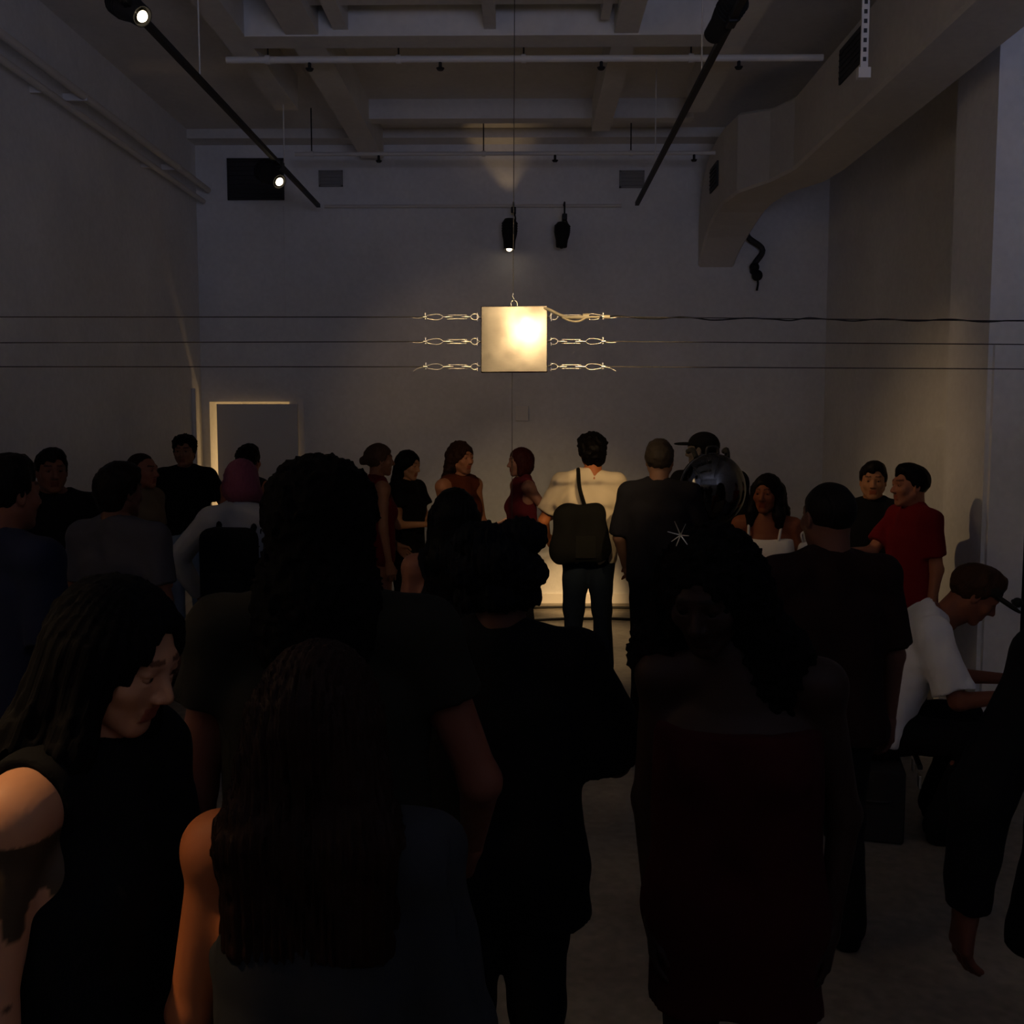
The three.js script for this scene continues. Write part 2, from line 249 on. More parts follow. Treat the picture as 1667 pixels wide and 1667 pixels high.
{
  const tr = (px, py, d) => at(px, py, d);
  // near lamp on the left track, lights the talkers by the pier
  lamp('lit black track spotlight at the top edge, above the large vent', V(-1.97, 3.93, -5.35), tr(186, -6, 5.4), tr(232, 27, 5.3), 0.075, true, 11, AMBER, [2.95, 0.9, -7.55], 19, 0.85);
  lamp('lit black track spotlight in front of the large wall vent', V(-1.97, 3.93, -8.45), tr(424, 272, 8.5), tr(455, 296, 8.35), 0.085, true, 1.2, AMBER, [0.1, 1.0, -10.5], 42, 1);
  lamp('black track spotlight at the top edge near the air duct, its face turned away', V(1.07, 3.93, -5.5), tr(1205, -10, 5.42), tr(1160, 58, 5.72), 0.07, true, 115, WARM, [0.52, 0.0, -10.4], 6.0, 0.95);
  // hanging pair on the back wall pipe
  lamp('lit black lamp hanging from the pipe above the steel panel', at(836, 343, 10.3), at(830, 356, 10.28), at(829, 406, 10.26), 0.075, true, 24, AMBER, [0.3, 0, -8.6], 19, 1);
  lamp('unlit black tapered lamp hanging beside the lit one', at(919, 354, 10.3), at(916, 362, 10.28), at(914, 402, 10.26), 0.075, false);
  for (const [i, px, py] of [[3, 836, 343], [4, 919, 354]]) { const q = at(px, py, 10.3); obj('hanging_arm', [bar(q, V(q.x, 4.02, q.z), 0.009), bar(V(q.x, 4.02, q.z), V(q.x, 4.02, -10.46), 0.009)], M.black, scene.children.filter(o => o.name.startsWith('track_spotlight'))[i]); }
  const up = at(829, 407, 10.3); spot(AMBER, 0.2, [up.x, up.y + 0.33, -10.3], [up.x + 0.02, 6, -10.36], 33, 0.25);   // light leaking from the open back of that lamp
  // lamps out of frame: the one aimed at the panel, the one raking the door corner, the one over the two women beside the camera
  lamp('black spotlight above the camera aimed at the steel panel', V(-0.35, 4.3, 0.25), V(-0.355, 4.16, 0.45), V(-0.35, 4.08, 0.2), 0.06, true, 32, new THREE.Color(1, 0.7, 0.36), [-0.1, 2.22, -5], 8.8, 0.75);
  lamp('black spotlight above the camera aimed at the cream tee', V(0.75, 4.3, 0.25), V(0.76, 4.16, 0.45), V(0.74, 4.08, 0.2), 0.06, true, 66, new THREE.Color(1, 0.68, 0.34), [0.42, 1.22, -7.4], 4.3, 0.9);
  obj('ceiling_stem', bar(V(0.75, 4.3, 0.25), V(0.75, HC, 0.25), 0.012), M.black, scene.children.filter(o => o.name.startsWith('track_spotlight'))[6]);
  lamp('black spotlight on the door side track aimed at the women beside the camera', V(-1.97, 3.93, -1.0), V(-2.03, 3.88, -0.98), V(-1.86, 3.68, -1.04), 0.06, true, 18, WARM, [-0.66, 0.75, -1.3], 10.5, 0.8);
  lamp('black spotlight washing the side wall beside the camera', V(-1.97, 3.93, -2.6), V(-1.93, 3.86, -2.65), V(-2.12, 3.72, -2.5), 0.06, true, 34, AMBER, [-3.3, 3.0, -1.8], 36, 1);
  obj('ceiling_stem', bar(V(-0.35, 4.3, 0.25), V(-0.35, HC, 0.25), 0.012), M.black, scene.children.filter(o => o.name.startsWith('track_spotlight'))[5]);
}

// ---------------------------------------------------------------- the suspended steel panel and its wires
const PD = 5.0;
{
  const a = at(783, 498, PD), b = at(891, 607, PD), cx = (a.x + b.x) / 2, cy = (a.y + b.y) / 2, w = b.x - a.x;
  const panel = thing('steel_panel', 'square brushed steel panel glowing in a spotlight, held between wires', 'metal panel', [cx, cy, -PD]);
  panel.rotation.x = -0.118; panel.rotation.y = -0.036;
  const g = new RoundedBoxGeometry(w, w, 0.02, 2, 0.003); obj('sheet', g, M.steel, panel);
  const ring = new THREE.TorusGeometry(0.016, 0.005, 8, 20); ring.translate(0, w / 2 + 0.012, 0); obj('lifting_eye', ring, M.hardware, panel);
  for (const s of [-1, 1]) for (const py of [516, 556, 597]) { const e = new THREE.TorusGeometry(0.01, 0.0035, 6, 14); e.rotateX(Math.PI / 2); e.translate(s * (w / 2 + 0.008), at(833, py, PD).y - cy, 0); obj('eye_bolt', e, M.hardware, panel); }
  const hang = thing('hanging_wire', 'thin wire holding the steel panel from the ceiling', 'wire');
  obj('wire', bar(V(cx - 0.005, cy + w / 2 + 0.02, -PD), V(cx + 0.005, HC, -PD), 0.002), M.wire, hang);
  obj('hook', [tube([V(cx, cy + w / 2 + 0.03, -PD), V(cx - 0.008, cy + w / 2 + 0.045, -PD), V(cx - 0.004, cy + w / 2 + 0.06, -PD)], 0.004, 12)], M.hardware, hang);
  const low = thing('hanging_wire', 'thin wire running straight down from the steel panel to the floor', 'wire');
  obj('wire', bar(V(cx - 0.01, cy - w / 2, -PD), V(cx - 0.012, 0.01, -PD), 0.0016), M.wire, low);
  obj('floor_anchor', bar(V(cx - 0.012, 0, -PD), V(cx - 0.012, 0.02, -PD), 0.02), M.hardware, low);
  const rows = [['top', 516, 516, 523], ['middle', 556, 558, 561], ['bottom', 597, 597, 601]];
  for (const [nm, py, yl, yr] of rows) for (const s of [-1, 1]) {
    const t = thing('tension_wire', `${nm} steel wire pulling the panel toward the ${s < 0 ? 'door side wall' : 'duct side wall'}`, 'wire');
    const x0 = cx + s * w / 2, P = (px, dy = 0) => V(at(px, py, PD).x, at(px, py, PD).y - dy * 0.003, -PD), y = at(833, py, PD).y;
    const q = (k, dy = 0) => V(x0 + s * k, y + dy, -PD);                 // k metres outward from the panel edge
    const ye = at(s < 0 ? 0 : 1667, s < 0 ? yl : yr, PD), xe = s < 0 ? XL : XN, end = V(xe, y + (ye.y - y) * (xe - x0) / (ye.x - x0), -PD);
    obj('cable', bar(q(0.27), end, 0.0026), M.wire, t);
    // shackle
    obj('shackle', [tube([q(0.012, 0.0), q(0.02, 0.012), q(0.038, 0.013), q(0.05, 0), q(0.038, -0.013), q(0.02, -0.012)], 0.0042, 28, 6, true), bar(q(0.018, -0.02), q(0.018, 0.02), 0.004)], M.hardware, t);
    const tb = obj('turnbuckle', [bar(q(0.07, 0.009), q(0.16, 0.009), 0.0032), bar(q(0.07, -0.009), q(0.16, -0.009), 0.0032), bar(q(0.064), q(0.08), 0.009), bar(q(0.15), q(0.166), 0.009)], M.hardware, t);
    obj('eye_screw', bar(q(0.046), q(0.095), 0.004), M.hardware, tb); obj('eye_screw', bar(q(0.135), q(0.185), 0.004), M.hardware, tb);
    const lp = [q(0.185), q(0.2, 0.012), q(0.235, 0.012), q(0.272, 0), q(0.235, -0.012), q(0.2, -0.012)];
    obj('wire_loop', tube(lp, 0.0028, 36, 6, true), M.hardware, t);
    obj('wire_clip', [bar(q(0.268, -0.012), q(0.268, 0.02), 0.006), bar(q(0.262, 0), q(0.28, 0), 0.008)], M.hardware, t);
    obj('wire_tail', tube([q(0.27), q(0.3, -0.006), q(0.33, nm === 'bottom' ? -0.02 : -0.004)], 0.0025, 10), M.hardware, t);
  }
  const cd = thing('power_cord', 'pale cord bunched and bound to the top wire beside the panel', 'cord');
  const X = cx + w / 2, Y = at(833, 516, PD).y;
  obj('cord_run', [tube([V(X - 0.02, Y + 0.045, -PD - 0.012), V(X + 0.01, Y + 0.032, -PD + 0.01), V(X + 0.06, Y + 0.008, -PD + 0.012), V(X + 0.09, Y - 0.002, -PD + 0.01), V(X + 0.15, Y - 0.002, -PD + 0.01), V(X + 0.2, Y, -PD + 0.01)], 0.0075, 40, 8),
    tube([V(X + 0.07, Y - 0.004, -PD + 0.012), V(X + 0.11, Y - 0.02, -PD + 0.012), V(X + 0.15, Y - 0.022, -PD + 0.012), V(X + 0.19, Y - 0.004, -PD + 0.012), V(X + 0.25, Y - 0.002, -PD + 0.01)], 0.005, 30, 8)], M.cord, cd);
  obj('binding', [bar(V(X + 0.17, Y + 0.001, -PD + 0.004), V(X + 0.2, Y + 0.002, -PD + 0.004), 0.014), bar(V(X + 0.27, Y, -PD), V(X + 0.3, Y, -PD), 0.009)], M.cord, cd);
  // the darker flex spirals on along the top wire to the wall
  const pts = [], ye = at(1667, 523, PD).y - Y; for (let i = 0; i <= 120; i++) { const k = i / 120, x = X + 0.25 + k * (XN - X - 0.27), a = k * 60; pts.push(V(x, Y + ye * (x - X) / (at(1667, 523, PD).x - X) + 0.005 * Math.sin(a) + 0.003 * noise(k * 40, 1, 2), -PD + 0.005 * Math.cos(a))); }
  const fx = thing('flex_cable', 'thin black cable spiralling along the top wire toward the duct side wall', 'cable'); obj('cable', tube(pts, 0.0034, 480, 6), M.cable, fx);
}

// ---------------------------------------------------------------- implicit surfaces for the people
function smin(a, b, k) { const h = Math.max(k - Math.abs(a - b), 0) / k; return Math.min(a, b) - h * h * k * 0.25; }
class Field {
  constructor() { this.p = []; this.lo = [1e9, 1e9, 1e9]; this.hi = [-1e9, -1e9, -1e9]; this.warp = null; this.amp = 0; }
  grow(x, y, z, r) { const v = [x, y, z]; for (let i = 0; i < 3; i++) { this.lo[i] = Math.min(this.lo[i], v[i] - r); this.hi[i] = Math.max(this.hi[i], v[i] + r); } }
  cap(a, b, r1, r2 = r1, k = 0.03, op = 1) {
    const [ax, ay, az] = a, bx = b[0] - ax, by = b[1] - ay, bz = b[2] - az, bb = bx * bx + by * by + bz * bz || 1e-9, dr = r2 - r1;
    if (op > 0) { this.grow(...a, r1); this.grow(...b, r2); }
    this.p.push({ k, op, f: (x, y, z) => { x -= ax; y -= ay; z -= az; let h = (x * bx + y * by + z * bz) / bb; h = h < 0 ? 0 : h > 1 ? 1 : h; x -= bx * h; y -= by * h; z -= bz * h; return Math.sqrt(x * x + y * y + z * z) - r1 - dr * h; } }); return this;
  }
  ell(c, r, k = 0.02, op = 1) {
    const [cx, cy, cz] = c, [rx, ry, rz] = r; if (op > 0) { this.grow(cx - rx, cy - ry, cz - rz, 0); this.grow(cx + rx, cy + ry, cz + rz, 0); }
    this.p.push({ k, op, f: (x, y, z) => { x -= cx; y -= cy; z -= cz; const a = x / rx, b = y / ry, c = z / rz, k0 = Math.sqrt(a * a + b * b + c * c), d = a / rx, e = b / ry, g = c / rz, k1 = Math.sqrt(d * d + e * e + g * g); return k1 < 1e-6 ? -Math.min(rx, ry, rz) : k0 * (k0 - 1) / k1; } }); return this;
  }
  cut(n, c, k = 0.008) { this.p.push({ k, op: 2, f: (x, y, z) => n[0] * x + n[1] * y + n[2] * z - c }); return this; }   // keeps n.p < c
  sub(fl, k = 0.03) { for (let i = 0; i < 3; i++) { this.lo[i] = Math.min(this.lo[i], fl.lo[i]); this.hi[i] = Math.max(this.hi[i], fl.hi[i]); } this.p.push({ k, op: 1, f: (x, y, z) => fl.ev(x, y, z) }); return this; }
  ev(x, y, z, list = this.p) {
    let d = 1e3; for (const q of list) { const v = q.f(x, y, z); if (q.op === 1) d = d > 100 ? v : smin(d, v, q.k); else if (q.op === 2) d = -smin(-d, -v, q.k); else d = -smin(-d, v, q.k); }
    return this.warp ? d + this.warp(x, y, z) : d;
  }
  mesh(cell, colour) {
    const B = 8, pad = cell * 2 + this.amp, o = this.lo.map(v => v - pad), n = this.hi.map((v, i) => Math.ceil((v + pad - o[i]) / cell / B) * B + 1);
    const [nx, ny, nz] = n, G = new Float32Array(nx * ny * nz).fill(1), R = B * cell * 0.9, W = nx * ny;
    const on = [];
    for (let k = 0; k < nz - 1; k += B) for (let j = 0; j < ny - 1; j += B) for (let i = 0; i < nx - 1; i += B) {
      const cx = o[0] + (i + B / 2) * cell, cy = o[1] + (j + B / 2) * cell, cz = o[2] + (k + B / 2) * cell;
      let best = 1e3; const ds = this.p.map(q => { const v = q.f(cx, cy, cz); if (q.op === 1 && v < best) best = v; return v; });
      const d = this.ev(cx, cy, cz), near = Math.abs(d) < R * 1.5 + this.amp + 0.03;
      const list = near ? this.p.filter((q, m) => q.op !== 1 || ds[m] < best + 2.2 * R + q.k) : null; if (near) on.push([i, j, k]);
      for (let c = k; c <= k + B; c++) for (let b = j; b <= j + B; b++) for (let a = i; a <= i + B; a++) {
        if (near) G[c * W + b * nx + a] = this.ev(o[0] + a * cell, o[1] + b * cell, o[2] + c * cell, list);
        else if (a < i + B && b < j + B && c < k + B && G[c * W + b * nx + a] === 1) G[c * W + b * nx + a] = d;
      }
    }
    const id = new Map(), pos = [], idx = [], C = [[0, 0, 0], [1, 0, 0], [0, 1, 0], [1, 1, 0], [0, 0, 1], [1, 0, 1], [0, 1, 1], [1, 1, 1]], E = [[0, 1], [2, 3], [4, 5], [6, 7], [0, 2], [1, 3], [4, 6], [5, 7], [0, 4], [1, 5], [2, 6], [3, 7]], g = new Float64Array(8);
    for (const [i0, j0, k0] of on) for (let k = k0; k < k0 + B; k++) for (let j = j0; j < j0 + B; j++) for (let i = i0; i < i0 + B; i++) {
      const base = k * W + j * nx + i; let m = 0;
      for (let c = 0; c < 8; c++) { g[c] = G[base + C[c][0] + C[c][1] * nx + C[c][2] * W]; if (g[c] < 0) m |= 1 << c; }
      if (m === 0 || m === 255) continue;
      let x = 0, y = 0, z = 0, s = 0;
      for (const [a, b] of E) if ((g[a] < 0) !== (g[b] < 0)) { const t = g[a] / (g[a] - g[b]); x += C[a][0] + (C[b][0] - C[a][0]) * t; y += C[a][1] + (C[b][1] - C[a][1]) * t; z += C[a][2] + (C[b][2] - C[a][2]) * t; s++; }
      id.set(base, pos.length / 3); pos.push(o[0] + (i + x / s) * cell, o[1] + (j + y / s) * cell, o[2] + (k + z / s) * cell);
    }
    for (const [i0, j0, k0] of on) for (let k = Math.max(k0, 1); k < k0 + B; k++) for (let j = Math.max(j0, 1); j < j0 + B; j++) for (let i = Math.max(i0, 1); i < i0 + B; i++) {
      const b = k * W + j * nx + i, s = G[b] < 0;
      const Q = (p, q, r, t, f) => { p = id.get(p); q = id.get(q); r = id.get(r); t = id.get(t); if (p === undefined || q === undefined || r === undefined || t === undefined) return; f ? idx.push(p, q, r, p, r, t) : idx.push(p, r, q, p, t, r); };
      if (s !== (G[b + 1] < 0)) Q(b - nx - W, b - W, b, b - nx, s);
      if (s !== (G[b + nx] < 0)) Q(b - 1 - W, b - 1, b, b - W, s);
      if (s !== (G[b + W] < 0)) Q(b - 1 - nx, b - nx, b, b - 1, s);
    }
    const geo = new THREE.BufferGeometry(); geo.setAttribute('position', new THREE.Float32BufferAttribute(pos, 3)); geo.setIndex(idx); geo.computeVertexNormals();
    const uv = new Float32Array(pos.length / 3 * 2), nn = geo.attributes.normal; for (let i = 0; i < uv.length / 2; i++) { uv[i * 2] = Math.abs(nn.getX(i)) > 0.7 ? pos[i * 3 + 2] : pos[i * 3]; uv[i * 2 + 1] = pos[i * 3 + 1]; } geo.setAttribute('uv', new THREE.BufferAttribute(uv, 2));
    if (colour) { const c = new Float32Array(pos.length); for (let i = 0; i < pos.length; i += 3) { const q = colour(pos[i], pos[i + 1], pos[i + 2]); c[i] = q[0]; c[i + 1] = q[1]; c[i + 2] = q[2]; } geo.setAttribute('color', new THREE.BufferAttribute(c, 3)); }
    return geo;
  }
}

// head, in its own frame: origin between the ears, face toward +z
const headCache = {};
function headGeo(kind, cell) {
  const key = kind + cell; if (headCache[key]) return headCache[key];
  const f = new Field(), m = kind === 'm' ? 1 : 0;
  f.ell([0, 0.03, -0.012], [0.076, 0.087, 0.096]).ell([0, -0.03, 0.022], [0.06 + m * 0.003, 0.082, 0.07], 0.03);
  for (const s of [-1, 1]) f.cap([s * (0.046 + m * 0.006), -0.045, 0], [s * 0.014, -0.096, 0.058], 0.026, 0.02, 0.02).ell([s * 0.04, -0.022, 0.058], [0.026, 0.024, 0.022], 0.02);
  f.ell([0, -0.1, 0.064], [0.02 + m * 0.004, 0.017, 0.016], 0.015).cap([0, -0.05, -0.03], [0, -0.17, -0.04], 0.05 + m * 0.008, 0.055 + m * 0.008, 0.03);
  f.cap([-0.032, 0.028, 0.077], [0.032, 0.028, 0.077], 0.011 + m * 0.002, undefined, 0.018);
  for (const s of [-1, 1]) f.ell([s * 0.032, 0.006, 0.1], [0.019, 0.013, 0.02], 0.012, -1);
  for (const s of [-1, 1]) f.ell([s * 0.032, 0.0135, 0.0765], [0.0165, 0.0085, 0.0125], 0.004).ell([s * 0.032, -0.006, 0.0755], [0.015, 0.005, 0.011], 0.004);
  f.cap([0, 0.014, 0.084], [0, -0.028, 0.106], 0.008, 0.0125, 0.01); for (const s of [-1, 1]) f.ell([s * 0.0125, -0.033, 0.095], [0.0095, 0.0085, 0.012], 0.006);
  f.cap([-0.019, -0.061, 0.079], [0.019, -0.061, 0.079], 0.0075, undefined, 0.006).cap([-0.015, -0.074, 0.079], [0.015, -0.074, 0.079], 0.008, undefined, 0.006);
  f.cap([-0.021, -0.0675, 0.094], [0.021, -0.0675, 0.094], 0.003, undefined, 0.004, -1);
  for (const s of [-1, 1]) f.ell([s * 0.079, -0.004, -0.008], [0.011, 0.031, 0.019], 0.006).ell([s * 0.088, -0.002, -0.006], [0.007, 0.019, 0.01], 0.006, -1);
  const col = (x, y, z) => z > 0.07 && Math.abs(x) < 0.022 && y < -0.053 && y > -0.082 ? [0.72, 0.42, 0.42] : Math.abs(y - 0.034 - Math.abs(x) * 0.05) < 0.005 && z > 0.06 && Math.abs(x) > 0.012 && Math.abs(x) < 0.052 ? [0.25, 0.2, 0.18] : [1, 1, 1];
  const g = f.mesh(cell, col), parts = [g];
  for (const s of [-1, 1]) {                                   // eyeballs, set in the sockets
    const e = new THREE.SphereGeometry(0.0118, 14, 10); e.rotateX(Math.PI / 2); const c = [], p = e.attributes.position;
    for (let i = 0; i < p.count; i++) { const z = p.getZ(i); c.push(...(z > 0.0098 ? [0.08, 0.06, 0.05] : [0.9, 0.92, 0.95])); } e.setAttribute('color', new THREE.Float32BufferAttribute(c, 3)); e.translate(s * 0.032, 0.006, 0.0758); parts.push(e);
  }
  return headCache[key] = mergeGeometries(parts.map(q => q.toNonIndexed()));
}
// hand: wrist at the origin, fingers toward -y, thumb toward +x, palm toward -z (a right hand)
const handCache = {};
function handGeo(curl, left) {
  const key = curl + (left ? 'l' : 'r'); if (handCache[key]) return handCache[key];
  const f = new Field(), S = left ? -1 : 1;
  f.cap([0, 0.03, 0], [0, -0.01, 0], 0.025, 0.022, 0.02);
  const bx = [0.028, 0.0095, -0.0095, -0.027], len = [0.07, 0.078, 0.072, 0.056];
  for (let i = 0; i < 4; i++) f.cap([bx[i] * 0.5, -0.01, 0], [bx[i], -0.084 + Math.abs(i - 1.2) * 0.004, 0], 0.016, 0.0125, 0.016);
  f.cap([0.012, -0.015, -0.006 * S], [0.032, -0.045, -0.014 * S], 0.016, 0.014, 0.015);
  for (let i = 0; i < 4; i++) {
    let p = [bx[i], -0.084 + Math.abs(i - 1.2) * 0.004, 0], a = curl * 0.5 + i * 0.05;
    for (let s = 0; s < 3; s++) { const l = len[i] * [0.45, 0.31, 0.24][s], q = [p[0] + bx[i] * 0.06, p[1] - Math.cos(a) * l, p[2] - Math.sin(a) * l * S]; f.cap(p, q, 0.0088 - s * 0.0008, 0.0082 - s * 0.0009, 0.004); p = q; a += curl * 0.7; }
  }
  f.cap([0.03, -0.042, -0.013 * S], [0.05, -0.07, -0.022 * S], 0.0115, 0.0098, 0.008).cap([0.05, -0.07, -0.022 * S], [0.052 - curl * 0.012, -0.096, (-0.028 - curl * 0.012) * S], 0.0095, 0.0085, 0.004);
  return handCache[key] = f.mesh(0.0036, () => [1, 1, 1]).toNonIndexed();
}

// hair, in the head frame
function hairField(st, o = {}) {
  const f = new Field(), v = o.vol ?? 0.01, n = o.noise ?? 0.005, fr = o.freq ?? 45, ln = o.len ?? 0.3;
  const line = () => f.p.push({ k: 0.014, op: 2, f: (x, y, z) => -0.54 * y + 0.84 * z - (o.line ?? 0.024) + 0.35 * Math.abs(x) - 0.012 + 0.012 * noise(x * 55 + 3, y * 30, z * 30) }), face = (w = 0.062) => f.ell([0, o.faceY ?? -0.045, 0.1], [w, o.faceH ?? 0.115, 0.085], 0.015, -1);
  const scalp = () => f.ell([0, 0.034, -0.018], [0.081 + v, 0.091 + v, 0.102 + v], 0.02);
  if (st === 'short') { scalp(); f.ell([0.01, 0.1, 0.03], [0.06, 0.03 + v, 0.055], 0.03); line(); f.cut([0, -1, 0.35], 0.055, 0.012); }
  else if (st === 'crop') { scalp(); line(); f.cut([0, -1, 0.3], 0.05, 0.012); }
  else if (st === 'shaggy') { scalp(); f.ell([0.01, 0.075, 0.02], [0.085 + v, 0.06 + v, 0.085], 0.03).ell([0, -0.03, -0.06], [0.075, 0.07, 0.05], 0.03); line(); }
  else if (st === 'bob') { scalp(); f.ell([0, -0.03, -0.03], [0.098 + v, 0.095, 0.085 + v], 0.03).cap([-0.075, -0.06, 0.01], [-0.078, -0.1, 0.02], 0.03, 0.024).cap([0.075, -0.06, 0.01], [0.078, -0.1, 0.02], 0.03, 0.024); face(); f.cut([0, -1, 0], 0.115, 0.02); }
  else if (st === 'long') {
    scalp(); const w = o.w ?? 0.055;
    for (const s of [-1, -0.35, 0.35, 1]) f.cap([s * 0.055, 0.0, -0.05], [s * w * 1.25, -ln * 0.5, -0.075], 0.055, 0.05, 0.04).cap([s * w * 1.25, -ln * 0.5, -0.075], [s * w * 1.3, -ln, -0.075 + (o.front ?? 0)], 0.05, o.tip ?? 0.042, 0.04);
    if (o.sides) for (const s of [-1, 1]) f.cap([s * 0.075, 0.03, 0.0], [s * 0.088, -0.13, 0.015], 0.03, 0.035, 0.03).cap([s * 0.088, -0.13, 0.015], [s * 0.095, -ln * 0.8, 0.03], 0.035, 0.025, 0.03);
    face(0.06); f.cut([0, -1, 0], ln + 0.02, 0.01);
  } else if (st === 'afro') { const r = o.r ?? 0.14; f.ell([0, 0.03, -0.03], [r, r * 0.98, r], 0.03).ell([0, -0.1, -0.06], [r * 1.02, r, r * 0.8], 0.05); if (o.drop) f.ell([0, -0.1 - o.drop, -0.07], [r * 1.05, r, r * 0.7], 0.08); face(0.06); }
  else if (st === 'curlylong') {
    f.ell([0, 0.04, -0.03], [0.105, 0.1, 0.115], 0.03);
    for (const s of [-1, 1]) f.cap([s * 0.075, 0.02, -0.02], [s * 0.13, -0.17, -0.02], 0.05, 0.07, 0.05).cap([s * 0.13, -0.17, -0.02], [s * 0.14, -ln, 0.02], 0.07, 0.06, 0.05);
    f.cap([0, 0, -0.07], [0, -ln, -0.1], 0.08, 0.09, 0.06); f.ell([0, -0.05, 0.11], [0.06, 0.12, 0.09], 0.015, -1);
  } else if (st === 'updo') {
    f.ell([0, 0.03, -0.02], [0.088, 0.09, 0.105], 0.02);
    for (const [x, y, z, r] of [[-0.05, 0.1, -0.05, 0.05], [0.045, 0.085, -0.06, 0.055], [0, 0.05, -0.11, 0.055], [-0.05, 0.02, -0.1, 0.05], [0.06, 0.02, -0.09, 0.052], [0.0, -0.03, -0.09, 0.05], [0.06, -0.045, -0.06, 0.04], [-0.055, -0.04, -0.06, 0.036]]) f.ell([x, y, z], [r * 1.2, r * 0.85, r], 0.012);
    line(); f.cut([0, -1, 0.3], 0.1, 0.012);
  } else if (st === 'bun') { scalp(); f.ell([0, o.by ?? 0.02, -0.13], [0.036, 0.034, 0.034], 0.012); line(); f.cut([0, -1, 0.35], 0.05, 0.012); }
  f.amp = n * 1.6; const az = o.strands ?? 0;
  f.warp = (x, y, z) => n * noise(x * fr, y * fr * (o.sy ?? 1), z * fr) + (az ? 0.0022 * Math.sin(az * Math.atan2(x, z + 0.02) + 3 * noise(x * 9, y * 5, z * 9)) + 0.0018 * Math.sin(x * 420 + 4 * noise(x * 7, y * 6, z * 7)) : 0.4 * n * noise(x * fr * 2.3, y * fr * 2.3, z * fr * 2.3));
  return f;
}
function capParts(col) {
  const f = new Field(); f.ell([0, 0.04, -0.012], [0.088, 0.088, 0.108], 0.01).cut([0, -1, 0.1], -0.03, 0.006);
  const b = new Field(); b.ell([0, 0.045, 0.115], [0.075, 0.012, 0.082], 0.01).ell([0, -0.02, 0.12], [0.09, 0.055, 0.1], 0.01, -1).cut([0, 0, -1], -0.05, 0.006);
  return [['cap', f.mesh(0.006), cloth(col)], ['cap_brim', b.mesh(0.005), cloth(col)]];
}

